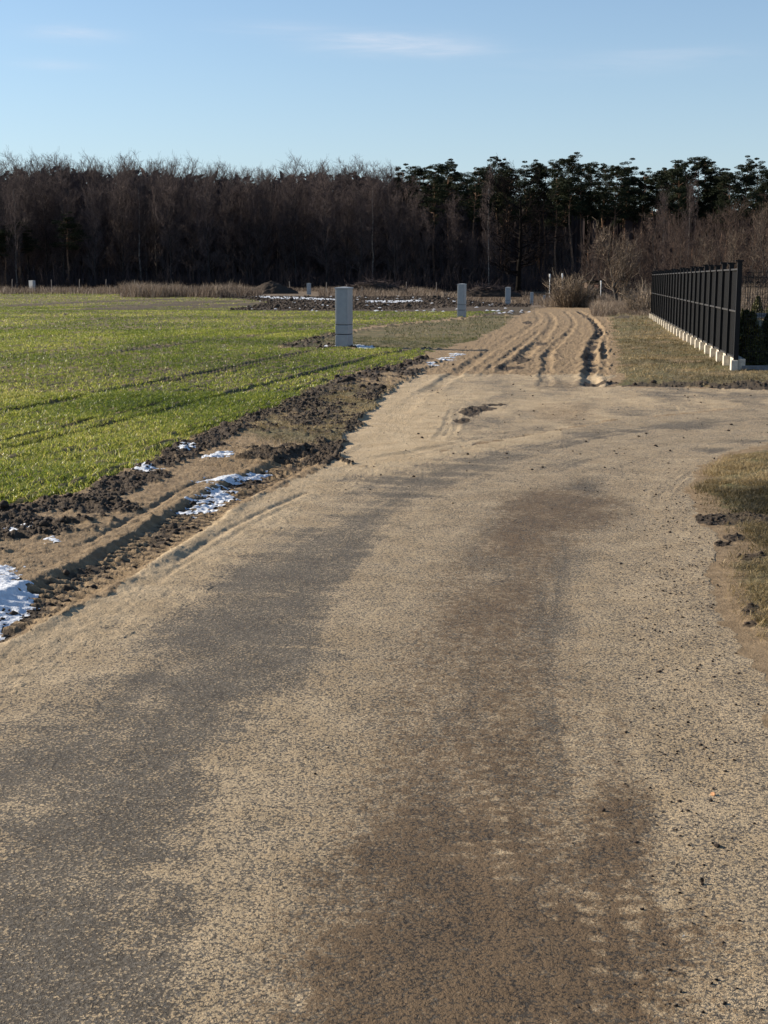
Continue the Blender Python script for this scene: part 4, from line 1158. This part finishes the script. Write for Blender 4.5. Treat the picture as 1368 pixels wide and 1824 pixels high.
# ---------------------------------------------------------------- heaps, posts, shed
def heap(name, u, d, w, dpt, h, label, mat, seed, sticks=0, z=0.0):
    x0 = (u - 684) / FPX * d
    n = 46; g = np.linspace(-1, 1, n); XX, YY = np.meshgrid(g, g); X, Y = XX.ravel(), YY.ravel()
    rr = np.sqrt(X ** 2 + Y ** 2)
    zz = h * np.clip(1 - rr ** 1.6, -.1, 1) * (.55 + .9 * fbm(X * 2 + seed, Y * 2, seed, 4)) + .35 * h * (fbm(X * 9, Y * 9, seed + 1, 4) - .5)
    zz = np.where(rr > 1, -.2, zz)
    V = np.stack([X * w / 2, Y * dpt / 2, zz], 1)
    i = np.arange(n - 1)[:, None] * n + np.arange(n - 1)[None, :]
    F = np.stack([i, i + 1, i + n + 1, i + n], -1).reshape(-1, 4)
    me = mesh_np(name, V, F, None, dict(tint=np.zeros(n * n) + .3), smooth=False)
    if not sticks:
        return link(name, me, mat, loc=(x0, d, z), label=label, category='heap')
    root = link(name, None, loc=(x0, d, z), label=label, category='heap')
    link('mound', me, mat, root)
    T = Twigs(); r2 = random.Random(seed)
    for k in range(sticks):
        x = r2.gauss(0, w * .22); y = r2.gauss(0, dpt * .2); zb = h * max(0, 1 - (abs(x) / (w / 2)) ** 1.6) * r2.uniform(.3, 1.0)
        a = Vector((x, y, zb)); v = rvec(r2, 1.0); v.z = abs(v.z) * .35; v.normalize()
        T.seg(a, a + v * r2.uniform(.5, 1.8), .035, .012, r2.random())
    link('branches', T.mesh('branches'), M_WOODM, root)
    return root
heap('brush_heap', 668, 168, 9.5, 4, 1.5, 'dark heap of brushwood behind the nearest cabinet', M_SOILC, 31, 420)
heap('brush_heap', 868, 172, 8.5, 4, 1.1, 'long dark heap of branches between the second and third cabinets', M_SOILC, 33, 420, -.3)
heap('brush_heap', 1062, 128, 3.4, 2.5, 1.0, 'small dark heap of branches below the brown shed', M_SOILC, 35, 120, -.2)
heap('earth_mound', 486, 160, 6.5, 4, 1.25, 'bare earth mound at the right end of the reeds', M_SOILC, 37)
PGp = 'weathered posts in front of the wood'
for i, (u, v, d, h) in enumerate(((149, 497, 197, 1.3), (196, 497, 197, 1.35), (246, 498, 197, 1.3), (518, 501, 172, 1.6), (583, 503, 160, 1.6), (618, 507, 158, 1.4), (645, 510, 150, 1.5), (723, 502, 178, 1.9), (776, 503, 186, 1.5), (8, 496, 195, 1.3), (31, 497, 196, 1.3), (100, 498, 196, 1.2))):
    x = (u - 684) / FPX * d
    b = MB(); zt = z_for(u, v, d); b.tube([(0, 0, -.3), (random.uniform(-.03, .03), 0, zt * .6), (random.uniform(-.06, .06), 0, zt)], [.06, .055, .05], 6)
    b.build('fence_post', M_POST, None, loc=(x, d, 0), label='thin weathered wooden post standing in front of the dark wood', category='post', group=PGp)
for (u, v0, v1, d, r_, mat, lab, nm) in ((975, 488, 501, 140, .09, M_WHITE, 'left short white post behind the bare bush', 'marker_post'), (997, 487, 498, 140, .09, M_WHITE, 'right short white post behind the bare bush', 'marker_post'), (1065, 500, 514, 124, .07, M_WHITE, 'pale post standing beside the brown shed', 'marker_post')):
    x = (u - 684) / FPX * d; b = MB(); z0 = z_for(u, v1, d); z1 = z_for(u, v0, d)
    b.tube([(0, 0, -1.2), (0, 0, z0), (0, 0, z1 - .02), (0, 0, z1)], [r_ * .5, r_ * .5, r_, r_ * .8], 8)
    b.build(nm, mat, None, loc=(x, d, 0), label=lab, category='post')
d = 132; x = (1053 - 684) / FPX * d
rt = link('shed', None, loc=(x, d, -.6), rot=(0, 0, R(8)), label='small dark brown shed with an orange reflection painted on its window behind the bushes', category='shed')
b = MB(); b.box(-.85, .85, -.6, .6, 0, 1.94); b.build('wall', M_SHED, rt)
b = MB(); b.add([(-1, -.8, 2.1), (1, -.8, 2.1), (1, .8, 1.95), (-1, .8, 1.95), (-1, -.8, 2.17), (1, -.8, 2.17), (1, .8, 2.02), (-1, .8, 2.02)], [(0, 3, 2, 1), (4, 5, 6, 7), (0, 1, 5, 4), (1, 2, 6, 5), (2, 3, 7, 6), (3, 0, 4, 7)]); b.build('roof', M_BLACK, rt)
b = MB(); b.box(-.15, .25, -.63, -.60, 1.25, 1.75); b.build('window', M_GLINT, rt)
b = MB(); b.box(-.75, -.35, -.62, -.60, .05, 1.7); b.build('door', M_POST, rt)
